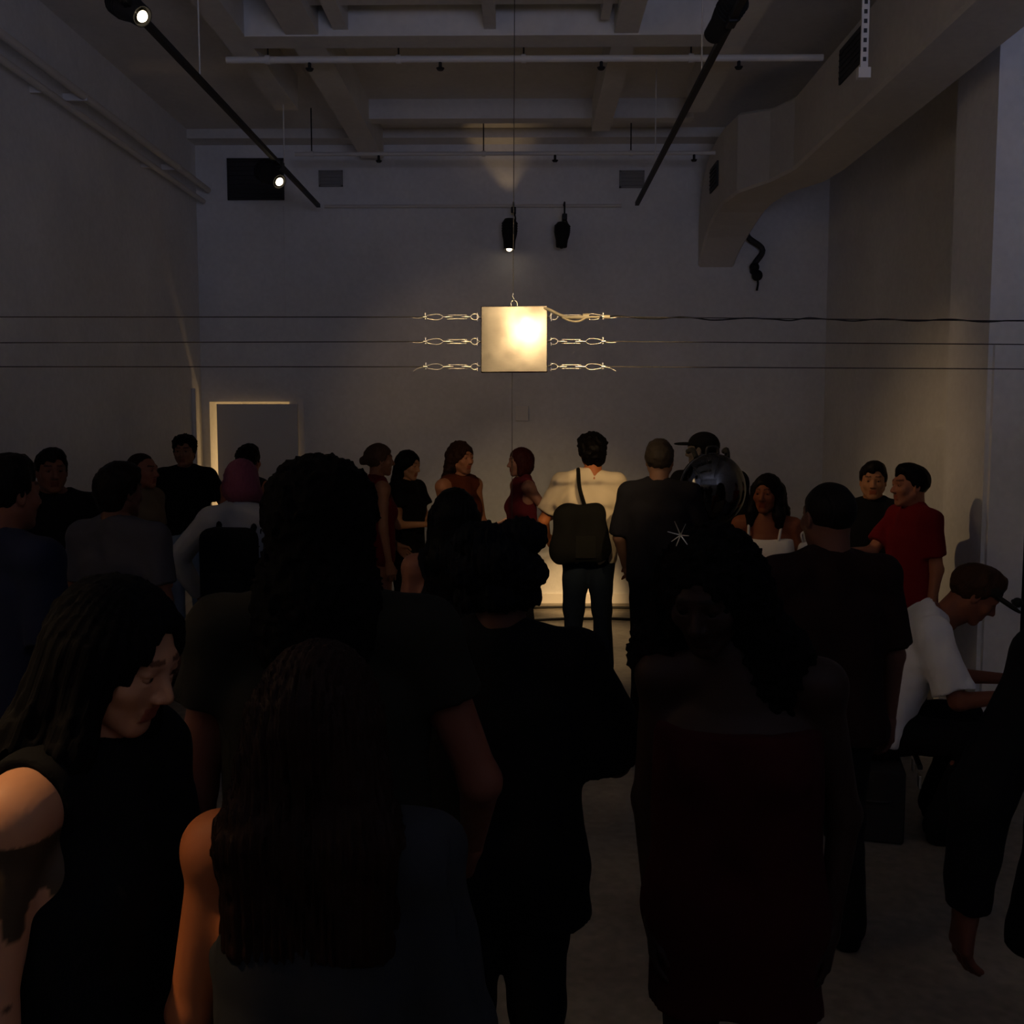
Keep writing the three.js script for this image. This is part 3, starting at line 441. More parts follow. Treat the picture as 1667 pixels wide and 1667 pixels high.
// a person: feet on the floor at x, d; yaw 0 faces the camera, 90 faces picture right
const skinMats = {};
function person(o) {
  const top = at(o.px, o.top, o.d), hx = o.hairTop ?? 0.02, cell = o.cell ?? (o.d > 5 ? 0.0135 : 0.011);
  const H = o.H ?? top.y - hx, sc = H / 1.75, f = o.f ? 0.92 : 1, wd = (o.w ?? 1) * f;
  const g = thing('person', o.label, 'person', [top.x + (o.dx ?? 0), 0, -o.d], o.yaw * Math.PI / 180, o.group);
  const lean = (o.lean ?? 0) * Math.PI / 180, side = (o.side ?? 0) * Math.PI / 180, pelY = o.pelY ?? 0.53 * H;
  const up = V(Math.sin(side), Math.cos(lean) * Math.cos(side), Math.sin(lean)).normalize(), P0 = V(0, pelY, o.pelZ ?? 0);
  const T = (x, k, z = 0) => { const q = P0.clone().addScaledVector(up, k * H); const fw = V(0, -Math.sin(lean), Math.cos(lean)); q.addScaledVector(fw, z); q.x += x; return [q.x, q.y, q.z]; };
  const sw = 0.108 * H * wd, hipw = 0.05 * H, A3 = v => [v.x, v.y, v.z];
  const J = {};
  for (const s of [-1, 1]) {
    const k = s < 0 ? 'R' : 'L', arm = o['arm' + k] ?? {};
    const sh = V(...T(s * sw, 0.278 + (arm.raise ?? 0), -0.005)), u = V(...(arm.u ?? [0.18, -1, -0.05])).normalize(), fo = V(...(arm.f ?? [0.06, -1, 0.2])).normalize(); u.x *= s; fo.x *= s;
    const el = sh.clone().addScaledVector(u, 0.172 * H), wr = el.clone().addScaledVector(fo, 0.148 * H);
    J['sh' + k] = A3(sh); J['el' + k] = A3(el); J['wr' + k] = A3(wr); J['fo' + k] = fo; J['th' + k] = V(...(arm.thumb ?? [0, 0, 1])); if (arm.thumb) J['th' + k].x *= s; J['curl' + k] = arm.curl ?? 0.5;
    const leg = o['leg' + k];
    J['hip' + k] = [s * hipw, pelY - 0.025 * H, P0.z]; const st = o.stance ?? 0.06;
    J['kn' + k] = leg ? leg[0] : [s * (hipw * 0.5 + st * H * 0.5), 0.282 * H, 0.015]; J['an' + k] = leg ? leg[1] : [s * st * H, 0.045 * H, -0.015]; J['toe' + k] = leg ? (leg[2] ?? [leg[1][0], 0.025, leg[1][2] + 0.14 * sc]) : [s * (st * H + 0.025), 0.025, 0.12 * sc];
  }
  // torso and limbs
  const torso = (F, e, loose) => {
    for (const s of [-1, 1]) F.cap(T(s * 0.05 * H * wd, -0.02), T(s * 0.054 * H * wd, 0.2), (0.066 * sc * 1.75 / 1.75) * 1.0 * (o.f ? 1.02 : 1) * 1.25 + e + loose, 0.094 * sc * f + e, 0.05);
    F.cap(T(0, 0.1, 0.01), T(0, 0.2, 0.015), 0.085 * sc * f + e, 0.1 * sc * f + e, 0.05);
    F.cap(J.shR, J.shL, 0.052 * sc + e, 0.052 * sc + e, 0.05).cap(T(0, 0.26), T(0, 0.305), 0.066 * sc + e, 0.056 * sc + e * 0.8, 0.05);
    for (const k of ['R', 'L']) F.cap(T(0, 0.312, -0.015), J['sh' + k], 0.05 * sc + e, 0.05 * sc + e, 0.03);
    if (o.f) for (const s of [-1, 1]) F.ell(T(s * 0.045 * H, 0.175, 0.075 * sc), [0.05 * sc + e, 0.052 * sc + e, 0.045 * sc + e], 0.04);
  };
  const b = new Field(); torso(b, 0, 0);
  const hd = V(...T(0, 0.397)).add(V(o.headX ?? 0, o.headDY ?? 0, o.headZ ?? 0.02)), hs = (o.headS ?? 1) * (0.55 + 0.45 * sc) * (o.f ? 0.97 : 1.02);
  b.cap(T(0, 0.28, -0.01), [hd.x, hd.y - 0.07 * hs, hd.z - 0.03], 0.058 * sc * f, 0.05 * sc * f, 0.03);
  for (const k of ['R', 'L']) {
    b.cap(J['sh' + k], J['el' + k], 0.05 * sc * f, 0.038 * sc * f, 0.03).cap(J['el' + k], J['wr' + k], 0.04 * sc * f, 0.025 * sc * f, 0.02);
    b.cap(J['hip' + k], J['kn' + k], 0.088 * sc, 0.055 * sc, 0.05).cap(J['kn' + k], J['an' + k], 0.057 * sc, 0.036 * sc, 0.02).cap(J['an' + k], J['toe' + k], 0.036 * sc, 0.03 * sc, 0.02);
    const mid = J['kn' + k].map((v, i) => v * 0.68 + J['an' + k][i] * 0.32); b.ell([mid[0], mid[1], mid[2] - 0.015], [0.05 * sc, 0.1 * sc, 0.052 * sc], 0.03);
  }
  const tat = o.tattoo, parts = [b.mesh(cell, tat ?? (() => [1, 1, 1])).toNonIndexed()];
  const hq = new THREE.Quaternion().setFromEuler(new THREE.Euler((o.nod ?? 0) * Math.PI / 180, (o.turn ?? 0) * Math.PI / 180, (o.tilt ?? 0) * Math.PI / 180, 'YXZ'));
  const hm = new THREE.Matrix4().compose(hd, hq, V(hs, hs, hs));
  const hg = headGeo(o.f ? 'f' : 'm', o.d < 3 ? 0.0042 : 0.006).clone().applyMatrix4(hm); parts.push(hg);
  for (const k of ['R', 'L']) {
    const Y = J['fo' + k].clone().negate(), X = J['th' + k].clone(); X.addScaledVector(Y, -X.dot(Y)).normalize(); const Z = X.clone().cross(Y), m = new THREE.Matrix4().makeBasis(X, Y, Z).setPosition(...J['wr' + k]).scale(V(sc, sc, sc));
    parts.push(handGeo(J['curl' + k], k === 'L').clone().applyMatrix4(m));
  }
  const sk = o.skin ?? 0x9a6a4c; skinMats[sk] ??= new THREE.MeshPhysicalMaterial({ color: sk, roughness: 0.55, specularIntensity: 0.35, vertexColors: true });
  obj('body', mergeGeometries(parts), skinMats[sk], g);
  // hair or cap
  if (o.hair) { const hf = hairField(o.hair[0], o.hair[2] ?? {}), c = o.hairCell ?? (o.d < 3 ? 0.0055 : 0.008); obj('hair', hf.mesh(c).applyMatrix4(hm), hairMat(o.hair[1], o.hair[3] ?? 0.55), g); }
  if (o.cap !== undefined) for (const [n, q, m] of capParts(o.cap)) obj(n, q.applyMatrix4(hm), m, g);
  // upper garment
  const fold = (a, fr) => (x, y, z) => a * noise(x * fr, y * fr * 0.6, z * fr) + a * 0.5 * noise(x * fr * 2.1 + 5, y * fr * 1.6, z * fr * 2.1);
  const tp = o.topwear;
  if (tp) {
    const F = new Field(), e = tp.e ?? 0.014, lo = tp.loose ?? 0.012; torso(F, e, lo);
    if (tp.hem !== undefined && tp.hem < 0.47) for (const s of [-1, 1]) F.cap(T(s * 0.05 * H * wd, -0.02), [s * (0.05 + (tp.flare ?? 0.02)) * H * wd, tp.hem * H, P0.z], 0.088 * sc + e, 0.1 * sc + e, 0.08);
    if (tp.sleeve) for (const k of tp.side ?? ['R', 'L']) {
      const S = new Field(), sh = V(...J['sh' + k]), el = V(...J['el' + k]), wr = V(...J['wr' + k]);
      if (tp.sleeve <= 1) { const dir = el.clone().sub(sh), end = sh.clone().addScaledVector(dir, tp.sleeve + 0.1); S.cap(J['sh' + k], A3(end), 0.056 * sc + e, 0.05 * sc + e + (tp.wide ?? 0.008), 0.02); dir.normalize(); const c = sh.clone().addScaledVector(dir, tp.sleeve * 0.172 * H); S.cut(A3(dir), dir.dot(c), 0.004); }
      else { S.cap(J['sh' + k], J['el' + k], 0.055 * sc + e, 0.046 * sc + e, 0.02).cap(J['el' + k], J['wr' + k], 0.046 * sc + e, 0.032 * sc + e * 0.8, 0.02); const dir = wr.clone().sub(el).normalize(); S.cut(A3(dir), dir.dot(wr) - 0.005, 0.004); }
      F.sub(S, 0.03);
    }
    const n = T(0, tp.neck ?? 0.352, 0.02); F.ell(n, [0.075 * sc, 0.055 * sc, 0.085 * sc], 0.012, -1);
    if (tp.scoop) F.ell(T(0, 0.3, 0.1), [0.09 * sc, tp.scoop, 0.1], 0.015, -1);
    if (tp.tank) { F.cut(A3(up), up.dot(V(...T(0, tp.tank))), 0.01); }
    if (tp.armhole) for (const s of tp.side ? [tp.side[0] === 'R' ? 1 : -1] : [-1, 1]) F.ell(T(s * (sw + 0.03), 0.26, 0), [0.075, 0.12, 0.12], 0.012, -1);
    F.cut([0, -1, 0], -(tp.hem ?? 0.49) * H, 0.006);
    F.amp = 0.012; F.warp = fold(tp.fold ?? 0.006, 14); const mat = cloth(tp.c, tp.r);
    const m = obj(tp.name ?? 'shirt', F.mesh(cell), mat, g);
    if (tp.straps) for (const s of [-1, 1]) { const a = T(s * 0.055 * H, tp.tank - 0.005, 0.095 * sc), t0 = T(s * 0.06 * H, 0.31, 0), c = T(s * 0.055 * H, tp.tank - 0.005, -0.1 * sc); obj('strap', tube([V(...a), V(...T(s * 0.06 * H, 0.28, 0.06 * sc)), V(...t0), V(...T(s * 0.06 * H, 0.28, -0.06 * sc)), V(...c)], 0.008, 24, 6), mat, m); }
  }
  const bt = o.bottom;
  if (bt) {
    const F = new Field(), e = 0.012, fl = bt.flare ?? 0.06;
    if (bt.skirt) for (const s of [-1, 1]) F.cap([s * 0.045 * H, pelY, 0], [s * 0.06 * H, bt.skirt * H, 0], 0.1 * sc, 0.125 * sc, 0.08);
    else for (const k of ['R', 'L']) { F.cap(J['hip' + k], J['kn' + k], 0.09 * sc + e, 0.062 * sc + e, 0.04); if (!bt.short) { const a = J['an' + k].slice(); F.cap(J['kn' + k], a, 0.06 * sc + e, fl * sc + e * 0.5, 0.03); } }
    for (const s of [-1, 1]) F.cap([s * 0.045 * H, pelY + 0.015 * H, P0.z], [s * 0.045 * H, pelY - 0.03 * H, P0.z], 0.085 * sc + e, 0.09 * sc + e, 0.05);
    F.cut([0, 1, 0], (bt.waist ?? 0.555) * H + (pelY - 0.53 * H), 0.006); F.cut([0, -1, 0], bt.skirt ? -bt.skirt * H : bt.short ? -bt.short * H : -0.03, 0.006);
    F.amp = 0.012; F.warp = fold(0.006, 12); obj(bt.name ?? (bt.skirt ? 'skirt' : bt.short ? 'shorts' : 'trousers'), F.mesh(cell), cloth(bt.c), g);
  }
  for (const k of ['R', 'L']) {
    const a = J['an' + k], t = J['toe' + k], F = new Field(), q = [a[0], 0.03, a[2]];
    F.cap([a[0], Math.max(0.05, a[1] * 0.9), a[2]], q, 0.044 * sc, 0.046 * sc, 0.02).cap(q, [t[0], Math.max(0.03, t[1]), t[2]], 0.046 * sc, 0.04 * sc, 0.02).cap([t[0], 0.03, t[2]], [t[0], 0.028, t[2] + 0.03], 0.042, 0.034, 0.02);
    if (o.boots) F.cap(q, J['kn' + k].map((v, i) => v * 0.8 + a[i] * 0.2), 0.05, 0.064, 0.02);
    F.cut([0, -1, 0], -0.002, 0.004); const sh = obj('shoe', F.mesh(0.009), cloth(o.shoe ?? 0x0c0b0b, 0.7), g);
    if (o.sole) obj('sole', [bar(V(q[0], 0.001, q[2]), V(q[0], 0.026, q[2]), 0.05, 0.05, 16), box(q[0] - 0.045, q[0] + 0.045, 0.001, 0.026, q[2], t[2]), bar(V(t[0], 0.001, t[2]), V(t[0], 0.026, t[2]), 0.05, 0.05, 16)], cloth(o.sole, 0.6), sh);
  }
  g.userData.hm = undefined; delete g.userData.hm;
  return { g, J, T, H, sc, hm, hd, w: p => { g.updateMatrixWorld(true); return V(...p).applyMatrix4(g.matrixWorld); } };
}
// ---------------------------------------------------------------- the crowd, back row first
const DARKHAIR = 0x0b0807, BLK = 0x0b0b0d;
const hang = { u: [0.2, -1, -0.05], f: [0.04, -1, 0.15] };
person({ label: 'man in black tee and pale blue jeans, arms behind him, beside the lit door', px: 300, top: 707, d: 8.6, yaw: 6, hair: ['shaggy', DARKHAIR, { vol: 0.012, noise: 0.01 }], topwear: { c: BLK, sleeve: 0.72, hem: 0.49, wide: 0.02 }, bottom: { c: 0x7486a0 }, armL: { u: [0.42, -0.9, -0.12], f: [-0.75, -0.55, -0.2] }, armR: { u: [0.42, -0.9, -0.12], f: [-0.75, -0.55, -0.2] }, skin: 0x8a5f45 });
person({ label: 'person with short black hair and bare shoulders, half hidden behind the pink-haired person', px: 394, top: 720, d: 7.6, yaw: 165, f: 1, hair: ['short', DARKHAIR, { noise: 0.008 }], topwear: { c: 0x15110f, hem: 0.48, armhole: 1 }, bottom: { c: 0x121214 }, dx: 0.04, skin: 0x9a5f40 });
person({ label: 'bald man in profile looking toward the panel, in a tan shirt', px: 228, top: 737, d: 7.0, yaw: 80, hairTop: 0.006, hair: ['crop', 0x1c0f0b, { vol: 0.0, noise: 0.001, line: -0.005 }], topwear: { c: 0x6b5a44, sleeve: 0.7 }, bottom: { c: 0x1b1b1f }, skin: 0x8c5842 });
person({ label: 'woman with her hair in a bun, red dress, bare legs and red boots', px: 588, top: 718, d: 7.6, yaw: 112, f: 1, hair: ['bun', 0x4a3526, { by: 0.0 }], topwear: { c: 0x520b10, name: 'dress', hem: 0.47, flare: 0.03, armhole: 1 }, dx: 0.12, headX: 0.0, boots: 1, shoe: 0x74141a, sole: 0xd8d0d0, armL: { u: [0.15, -1, 0.1], f: [0, -0.7, 0.7] }, armR: hang, skin: 0x7a5440 });
const p9 = person({ label: 'woman with long black hair in black top and flared black trousers, looking at her hands', px: 662, top: 730, d: 8.3, yaw: 62, f: 1, nod: 8, hair: ['long', 0x070606, { len: 0.42, noise: 0.004, w: 0.05, strands: 40 }], topwear: { c: BLK, sleeve: 0.5, hem: 0.53, wide: 0.035 }, bottom: { c: 0x0d0c0d, flare: 0.095 }, armL: { u: [0.12, -0.95, 0.2], f: [-0.35, 0.05, 1], thumb: [0, 1, 0], curl: 0.9 }, armR: { u: [0.12, -0.95, 0.2], f: [-0.35, 0.05, 1], thumb: [0, 1, 0], curl: 0.9 }, skin: 0xa87858 });
person({ label: 'woman with loose brown hair in a rust orange top, turned toward the red-haired woman', px: 748, top: 715, d: 7.7, yaw: 48, f: 1, hair: ['long', 0x2a170e, { len: 0.33, vol: 0.014, noise: 0.009 }], topwear: { c: 0x552610, hem: 0.5, armhole: 1 }, bottom: { c: 0x131316 }, armL: { u: [0.15, -1, 0.1], f: [-0.2, -0.2, 1] }, armR: { u: [0.15, -1, 0.1], f: [-0.2, -0.1, 1] }, skin: 0x9c6648 });
person({ label: 'woman with a dark red bob in a maroon sleeveless top, hand on hip', px: 846, top: 725, d: 8.4, yaw: -72, f: 1, hair: ['bob', 0x35100f, { vol: 0.008, noise: 0.004, strands: 34 }], topwear: { c: 0x5a1c26, hem: 0.52, armhole: 1 }, bottom: { c: 0x101014, flare: 0.07 }, dx: 0.02, armL: { u: [0.25, -0.8, -0.55], f: [-0.25, -0.55, 0.8], thumb: [0, 0, -1] }, armR: { u: [0.1, -1, 0.1], f: [-0.3, -0.3, 0.9] }, skin: 0x8e6455 });
const p13 = person({ label: 'man seen from behind in a cream tee and dark jeans', px: 966, top: 702, d: 7.4, yaw: 178, w: 1.04, dx: -0.03, headX: -0.03, hair: ['shaggy', 0x0c0806, { vol: 0.016, noise: 0.014, freq: 38 }], hairTop: 0.035, topwear: { c: 0xd9c7a8, sleeve: 0.78, hem: 0.47, wide: 0.016, loose: 0.018, fold: 0.008, neck: 0.362 }, bottom: { c: 0x1a222d, flare: 0.062 }, armL: { u: [0.42, -0.9, 0.02], f: [-0.1, -0.55, 0.8] }, armR: { u: [0.22, -1, 0], f: [0.06, -1, 0.06] }, stance: 0.068, skin: 0xb06a3e });
const p15 = person({ label: 'man in a black baseball cap turned sideways, wearing a glossy round backpack', px: 1144, top: 700, d: 7.1, yaw: 178, turn: 62, cap: 0x08080a, hairTop: 0.012, hair: ['crop', 0x0a0908, { noise: 0.002, vol: 0.002 }], dx: 0.05, headX: 0.05, topwear: { c: 0x0e0e11, sleeve: 1.5, hem: 0.47 }, bottom: { c: 0x0c0c0e }, skin: 0x57504c });
person({ label: 'grey-haired man seen from behind in dark navy between the cream tee and the black cap', px: 1074, top: 713, d: 6.55, yaw: 166, w: 1.02, hair: ['short', 0x2c2621, { noise: 0.006, vol: 0.01 }], topwear: { c: 0x17161b, sleeve: 0.95, hem: 0.47, loose: 0.02 }, bottom: { c: 0x0d0d10 }, armL: { u: [0.22, -1, 0.05], f: [-0.1, -0.8, 0.5] }, armR: { u: [0.25, -0.9, 0.2], f: [-0.6, 0.15, 0.7] }, skin: 0x6d5040 });
person({ label: 'woman with shoulder-length dark hair in a white camisole and pale skirt', px: 1250, top: 767, d: 6.0, yaw: -24, f: 1, turn: -8, hair: ['long', 0x0d0807, { len: 0.24, vol: 0.008, noise: 0.005, sides: 1 }], topwear: { c: 0xe6dac4, tank: 0.232, straps: 1, hem: 0.55 }, bottom: { c: 0xa89a7c, skirt: 0.3, waist: 0.59 }, armL: { u: [0.25, -1, -0.05], f: [-0.1, -0.85, 0.5] }, armR: { u: [0.2, -1, 0], f: [-0.3, -0.5, 0.8] }, skin: 0x7a4428 });
person({ label: 'man in black tee facing the man in red', px: 1424, top: 750, d: 6.75, yaw: -38, turn: 20, w: 0.95, hair: ['short', 0x120b08, { noise: 0.004 }], topwear: { c: 0x0d0d10, sleeve: 0.7, hem: 0.49 }, bottom: { c: 0x0c0c0f }, armL: { u: [0.2, -1, 0.05], f: [-0.5, -0.3, 0.8] }, armR: { u: [0.2, -1, 0.05], f: [-0.2, -0.1, 1] }, skin: 0xa2704e });
person({ label: 'man in a red tee and dark red trousers gesturing, in front of the pier', px: 1478, top: 753, d: 6.0, yaw: -82, w: 1.05, hair: ['short', 0x0b0807, { noise: 0.004, vol: 0.008 }], topwear: { c: 0x6a0d14, sleeve: 0.75, hem: 0.48, loose: 0.02 }, bottom: { c: 0x2a0a0c }, dx: 0.04, headX: 0, headZ: 0.03, armL: { u: [0.12, -1, -0.12], f: [0.02, -1, 0.15] }, armR: { u: [-0.05, -0.75, 0.6], f: [0.1, 0.0, 1], thumb: [0, 1, 0] }, skin: 0x9a6246 });
person({ label: 'man in black tee leaning by the side wall at the end of the row', px: 75, top: 727, d: 5.9, yaw: 25, turn: 10, hair: ['short', 0x0a0807, { noise: 0.005, vol: 0.008 }], topwear: { c: BLK, sleeve: 0.75, hem: 0.48, wide: 0.02 }, bottom: { c: 0x101013 }, dx: 0.06, headX: -0.03, armL: { u: [0.32, -1, 0], f: [-0.5, -0.5, 0.6] }, armR: { u: [0.2, -1, 0], f: [-0.5, -0.4, 0.8] }, skin: 0x6a4434 });
const p6 = person({ label: 'pink-haired person seen from behind in pale grey sleeves with a black backpack', px: 392, top: 741, d: 5.3, yaw: 172, f: 1, w: 1.02, hair: ['bob', 0x6e3c4c, { vol: 0.006, noise: 0.004, strands: 30 }], topwear: { c: 0x85868a, sleeve: 1.5, hem: 0.47 }, bottom: { c: 0x16171c }, armL: { u: [0.7, -0.72, 0.0], f: [-0.35, -0.85, 0.35] }, armR: { u: [0.4, -0.9, 0.1], f: [-0.2, -0.6, 0.7] }, skin: 0x8a5c46 });
person({ label: 'person with dark hair in dark grey tee and jeans, beside the tan shirt', px: 183, top: 752, d: 4.6, yaw: 168, turn: -20, hair: ['shaggy', 0x0c0807, { noise: 0.006 }], topwear: { c: 0x3a3a40, sleeve: 0.75, hem: 0.47 }, bottom: { c: 0x1c2c3c }, dx: 0.02, skin: 0x5a3a2c });
person({ label: 'woman seen from behind with long black hair and one bare arm hanging', px: 740, top: 790, d: 4.0, yaw: 176, f: 1, hair: ['long', 0x060505, { len: 0.32, vol: 0.012, noise: 0.004, strands: 40 }], topwear: { c: 0x0b0b0d, hem: 0.5, armhole: 1 }, bottom: { c: 0x101114 }, armL: { u: [0.22, -1, 0.0], f: [-0.3, -1, 0.1] }, armR: hang, skin: 0x7a4f3c });
person({ label: 'man with a shaved head seen from behind in a dark brown shirt', px: 1352, top: 785, d: 3.5, yaw: 186, turn: 10, w: 1.04, hairTop: 0.005, hair: ['crop', 0x110c0a, { vol: 0.001, noise: 0.0015 }], topwear: { c: 0x1d0d0b, sleeve: 0.9, hem: 0.46, loose: 0.02 }, bottom: { c: 0x0c0c0e }, skin: 0x5c3c30 });
person({ label: 'person in dark navy cut off at the edge beside the man in black tee', px: 2, top: 735, d: 3.4, yaw: 150, w: 1.05, hair: ['short', 0x0a0807, { noise: 0.005, vol: 0.008 }], topwear: { c: 0x10162c, sleeve: 0.9, hem: 0.46, loose: 0.02 }, bottom: { c: 0x0c0d12 }, skin: 0x6e4636 });
{ // crouching man with the cap, sitting low on a case
  const p = person({ label: 'man in a white shirt and dark cap bending forward on a low case', px: 1500, top: 960, d: 4.6, H: 1.74, yaw: 76, lean: 26, pelY: 0.5, pelZ: -0.16, nod: 34, headZ: 0.1, headDY: -0.03, dx: -0.02, cap: 0x2a261c, hair: ['short', 0x3a2414, { noise: 0.004 }], topwear: { c: 0xd6d4d2, sleeve: 0.85, hem: 0.24, loose: 0.035, wide: 0.03, flare: 0.0, fold: 0.01 }, bottom: { c: 0x0b0b0e, waist: 0.57 }, cell: 0.009,
    armL: { u: [0.15, -0.9, 0.4], f: [-0.25, 0.05, 1], thumb: [0, 1, 0] }, armR: { u: [0.15, -0.92, 0.35], f: [-0.3, 0.1, 1], thumb: [0, 1, 0] }, legL: [[0.16, 0.5, 0.25], [0.14, 0.075, 0.12]], legR: [[-0.18, 0.48, 0.25], [-0.17, 0.075, 0.1]], skin: 0x7c4a34 });
  const c = thing('road_case', 'low black flight case under the crouching man', 'case', [p.g.position.x - 0.12, 0, p.g.position.z], 76 * Math.PI / 180);
  obj('case_body', rbox(0.42, 0.33, 0.34, 0.015, 0, 0.167, -0.1), M.blackMat, c);
  for (const s of [-1, 1]) { obj('edge_trim', rbox(0.43, 0.02, 0.02, 0.004, 0, 0.36, -0.05 + s * 0.175), M.black, c); obj('latch', rbox(0.05, 0.06, 0.012, 0.004, s * 0.12, 0.27, 0.135), M.hardware, c); obj('handle', tube([V(s * 0.215, 0.2, -0.11), V(s * 0.235, 0.2, -0.09), V(s * 0.235, 0.2, -0.01), V(s * 0.215, 0.2, 0.01)], 0.007, 16), M.black, c); }
}
// the near crowd
person({ label: 'person with a large dark curly afro seen from behind, one forearm held out', px: 522, top: 742, d: 1.95, yaw: 178, cell: 0.009, hairTop: 0.004, hair: ['afro', 0x080605, { r: 0.107, drop: 0.1, noise: 0.009, freq: 90 }, 0.98], topwear: { c: 0x1a1810, sleeve: 0.45, hem: 0.47, loose: 0.015 }, bottom: { c: 0x0c0c0e }, armR: { u: [0.36, -0.93, 0.02], f: [-0.12, -0.75, 0.65] }, armL: hang, skin: 0x6a4030 });
person({ label: 'person with dark twisted updo seen from behind in a plain black tee at the centre', px: 815, top: 835, d: 2.35, yaw: 180, cell: 0.008, w: 1.0, hairTop: 0.03, hairCell: 0.0042, hair: ['updo', 0x0a0b0e, { noise: 0.007, freq: 80, strands: 26 }, 0.85], topwear: { c: 0x060607, neck: 0.36, sleeve: 0.95, hem: 0.42, wide: 0.045, loose: 0.02 }, bottom: { c: 0x0b0b0c }, armR: { u: [0.34, -0.9, 0.15], f: [-0.5, -0.25, 0.9] }, armL: { u: [0.34, -0.9, 0.15], f: [-0.5, -0.25, 0.9] }, skin: 0x4a2e22 });
const f4 = person({ label: 'woman with long dark curls and spiky hair clip in a dark red dress', px: 1208, top: 840, d: 2.1, yaw: -16, f: 1, cell: 0.008, nod: 22, turn: -12, headX: -0.06, headZ: 0.05, headDY: -0.01, hairTop: 0.03, hairCell: 0.005, hair: ['curlylong', 0x070505, { len: 0.36, noise: 0.012, freq: 75 }, 0.95], topwear: { c: 0x2c0507, name: 'dress', tank: 0.225, hem: 0.38, flare: 0.0 }, armL: { u: [0.2, -1, -0.1], f: [-0.1, -1, 0.1] }, armR: { u: [0.1, -1, -0.05], f: [-0.1, -1, 0.2] }, skin: 0x261712 });
{ // the star-like clip in her hair
  const c = [], p0 = V(-0.035, 0.16, 0.03);
  for (let i = 0; i < 7; i++) { const a = i * 0.9; c.push(bar(p0, p0.clone().add(V(Math.cos(a) * (0.018 + 0.02 * rnd()), Math.sin(a) * (0.016 + 0.02 * rnd()) + 0.006, 0.012)), 0.0016, 0.0008, 6)); }
  const m = obj('hair_clip', c, M.hardware, f4.g); m.applyMatrix4(f4.hm);
}
const inkSpots = (x, y, z) => (y > 1.13 && y < 1.27 && x < -0.1 && noise(x * 14, y * 12, z * 14) > -0.15) ? [0.13, 0.17, 0.16] : (y < 1.08 && y > 0.98 && x < -0.08 && noise(x * 18 + 4, y * 20, z * 18) > 0.15) ? [0.2, 0.2, 0.2] : [1, 1, 1];
person({ label: 'woman in profile with long black hair and a tattooed bare arm, looking down', px: 166, top: 915, d: 1.55, yaw: 76, headS: 0.95, f: 1, cell: 0.007, nod: 20, turn: 0, headX: 0.0, headZ: 0.06, hairTop: 0.03, hairCell: 0.005, dx: -0.03, hair: ['long', 0x050405, { len: 0.36, vol: 0.018, noise: 0.003, strands: 30, w: 0.06, sides: 1, faceY: -0.02, faceH: 0.11 }, 0.8], topwear: { c: 0x08080a, hem: 0.48, armhole: 1, sleeve: 0.8, side: ['L'] }, bottom: { c: 0x0b0b0d }, tattoo: inkSpots, armR: { u: [0.2, -1, -0.02], f: [0.0, -1, 0.25] }, armL: { u: [0.1, -1, 0.05], f: [-0.1, -0.9, 0.3] }, skin: 0xb07f60 });
person({ label: 'woman seen from behind with long straight brown hair and one bare shoulder', px: 515, top: 1040, d: 1.45, yaw: 176, f: 1, cell: 0.007, hairTop: 0.02, hairCell: 0.0042, hair: ['long', 0x1d0f09, { len: 0.325, vol: 0.014, noise: 0.0035, strands: 60, w: 0.075, tip: 0.045 }, 0.6], topwear: { c: 0x26282b, hem: 0.48, armhole: 1, e: 0.01, sleeve: 1.5, side: ['R'] }, bottom: { c: 0x0c0c0e }, armL: { u: [0.2, -1, 0], f: [0, -0.9, 0.4] }, armR: { u: [0.2, -1, 0], f: [-0.2, -0.6, 0.8] }, skin: 0xa05f3a });
person({ label: 'person in black cut off at the edge in front of the crouching man', px: 1872, top: 870, d: 2.0, H: 1.72, yaw: 182, cell: 0.009, hair: ['short', 0x080606, { noise: 0.004 }], topwear: { c: 0x070708, sleeve: 1.5, hem: 0.46, loose: 0.03 }, bottom: { c: 0x08080a }, armL: { u: [0.42, -0.9, 0], f: [0.05, -1, 0.1] }, armR: hang, skin: 0x5a362a });

// ---------------------------------------------------------------- things carried
{ // slack black bag on one shoulder strap
  const b = p13.w(p13.T(0.06, 0.09, -0.235)), t = thing('shoulder_bag', 'black slack bag hanging by one strap from the cream tee', 'bag', [b.x, b.y, b.z]);
  const F = new Field(); F.cap([-0.1, 0.1, 0], [0.1, 0.13, 0], 0.07, 0.065, 0.05).cap([-0.12, -0.12, 0.0], [0.11, -0.12, 0], 0.085, 0.075, 0.1).cap([-0.1, 0.1, 0], [-0.12, -0.12, 0], 0.075, 0.085, 0.08).cap([0.1, 0.1, 0], [0.11, -0.12, 0], 0.07, 0.08, 0.08); F.amp = 0.02; F.warp = (x, y, z) => 0.012 * noise(x * 11, y * 9, z * 11);
  const bg = F.mesh(0.008); bg.scale(1.0, 1.05, 0.75); obj('bag_body', bg, cloth(0x12110e), t);
  const sh = p13.w(p13.T(0.08, 0.325, -0.01)).sub(b);
  const strap = (a, n, c) => { const g = tube([a, n, c], 0.014, 20, 8); g.scale(1, 1, 1); return g; };
  obj('strap', [strap(V(0.03, 0.17, 0), V(-0.01, 0.3, 0.02), sh.clone().add(V(0, 0.02, 0.03)))], cloth(0x12110e), t);
  obj('pocket', rbox(0.15, 0.16, 0.02, 0.008, 0.03, -0.1, 0.065), cloth(0x171612), t);
}
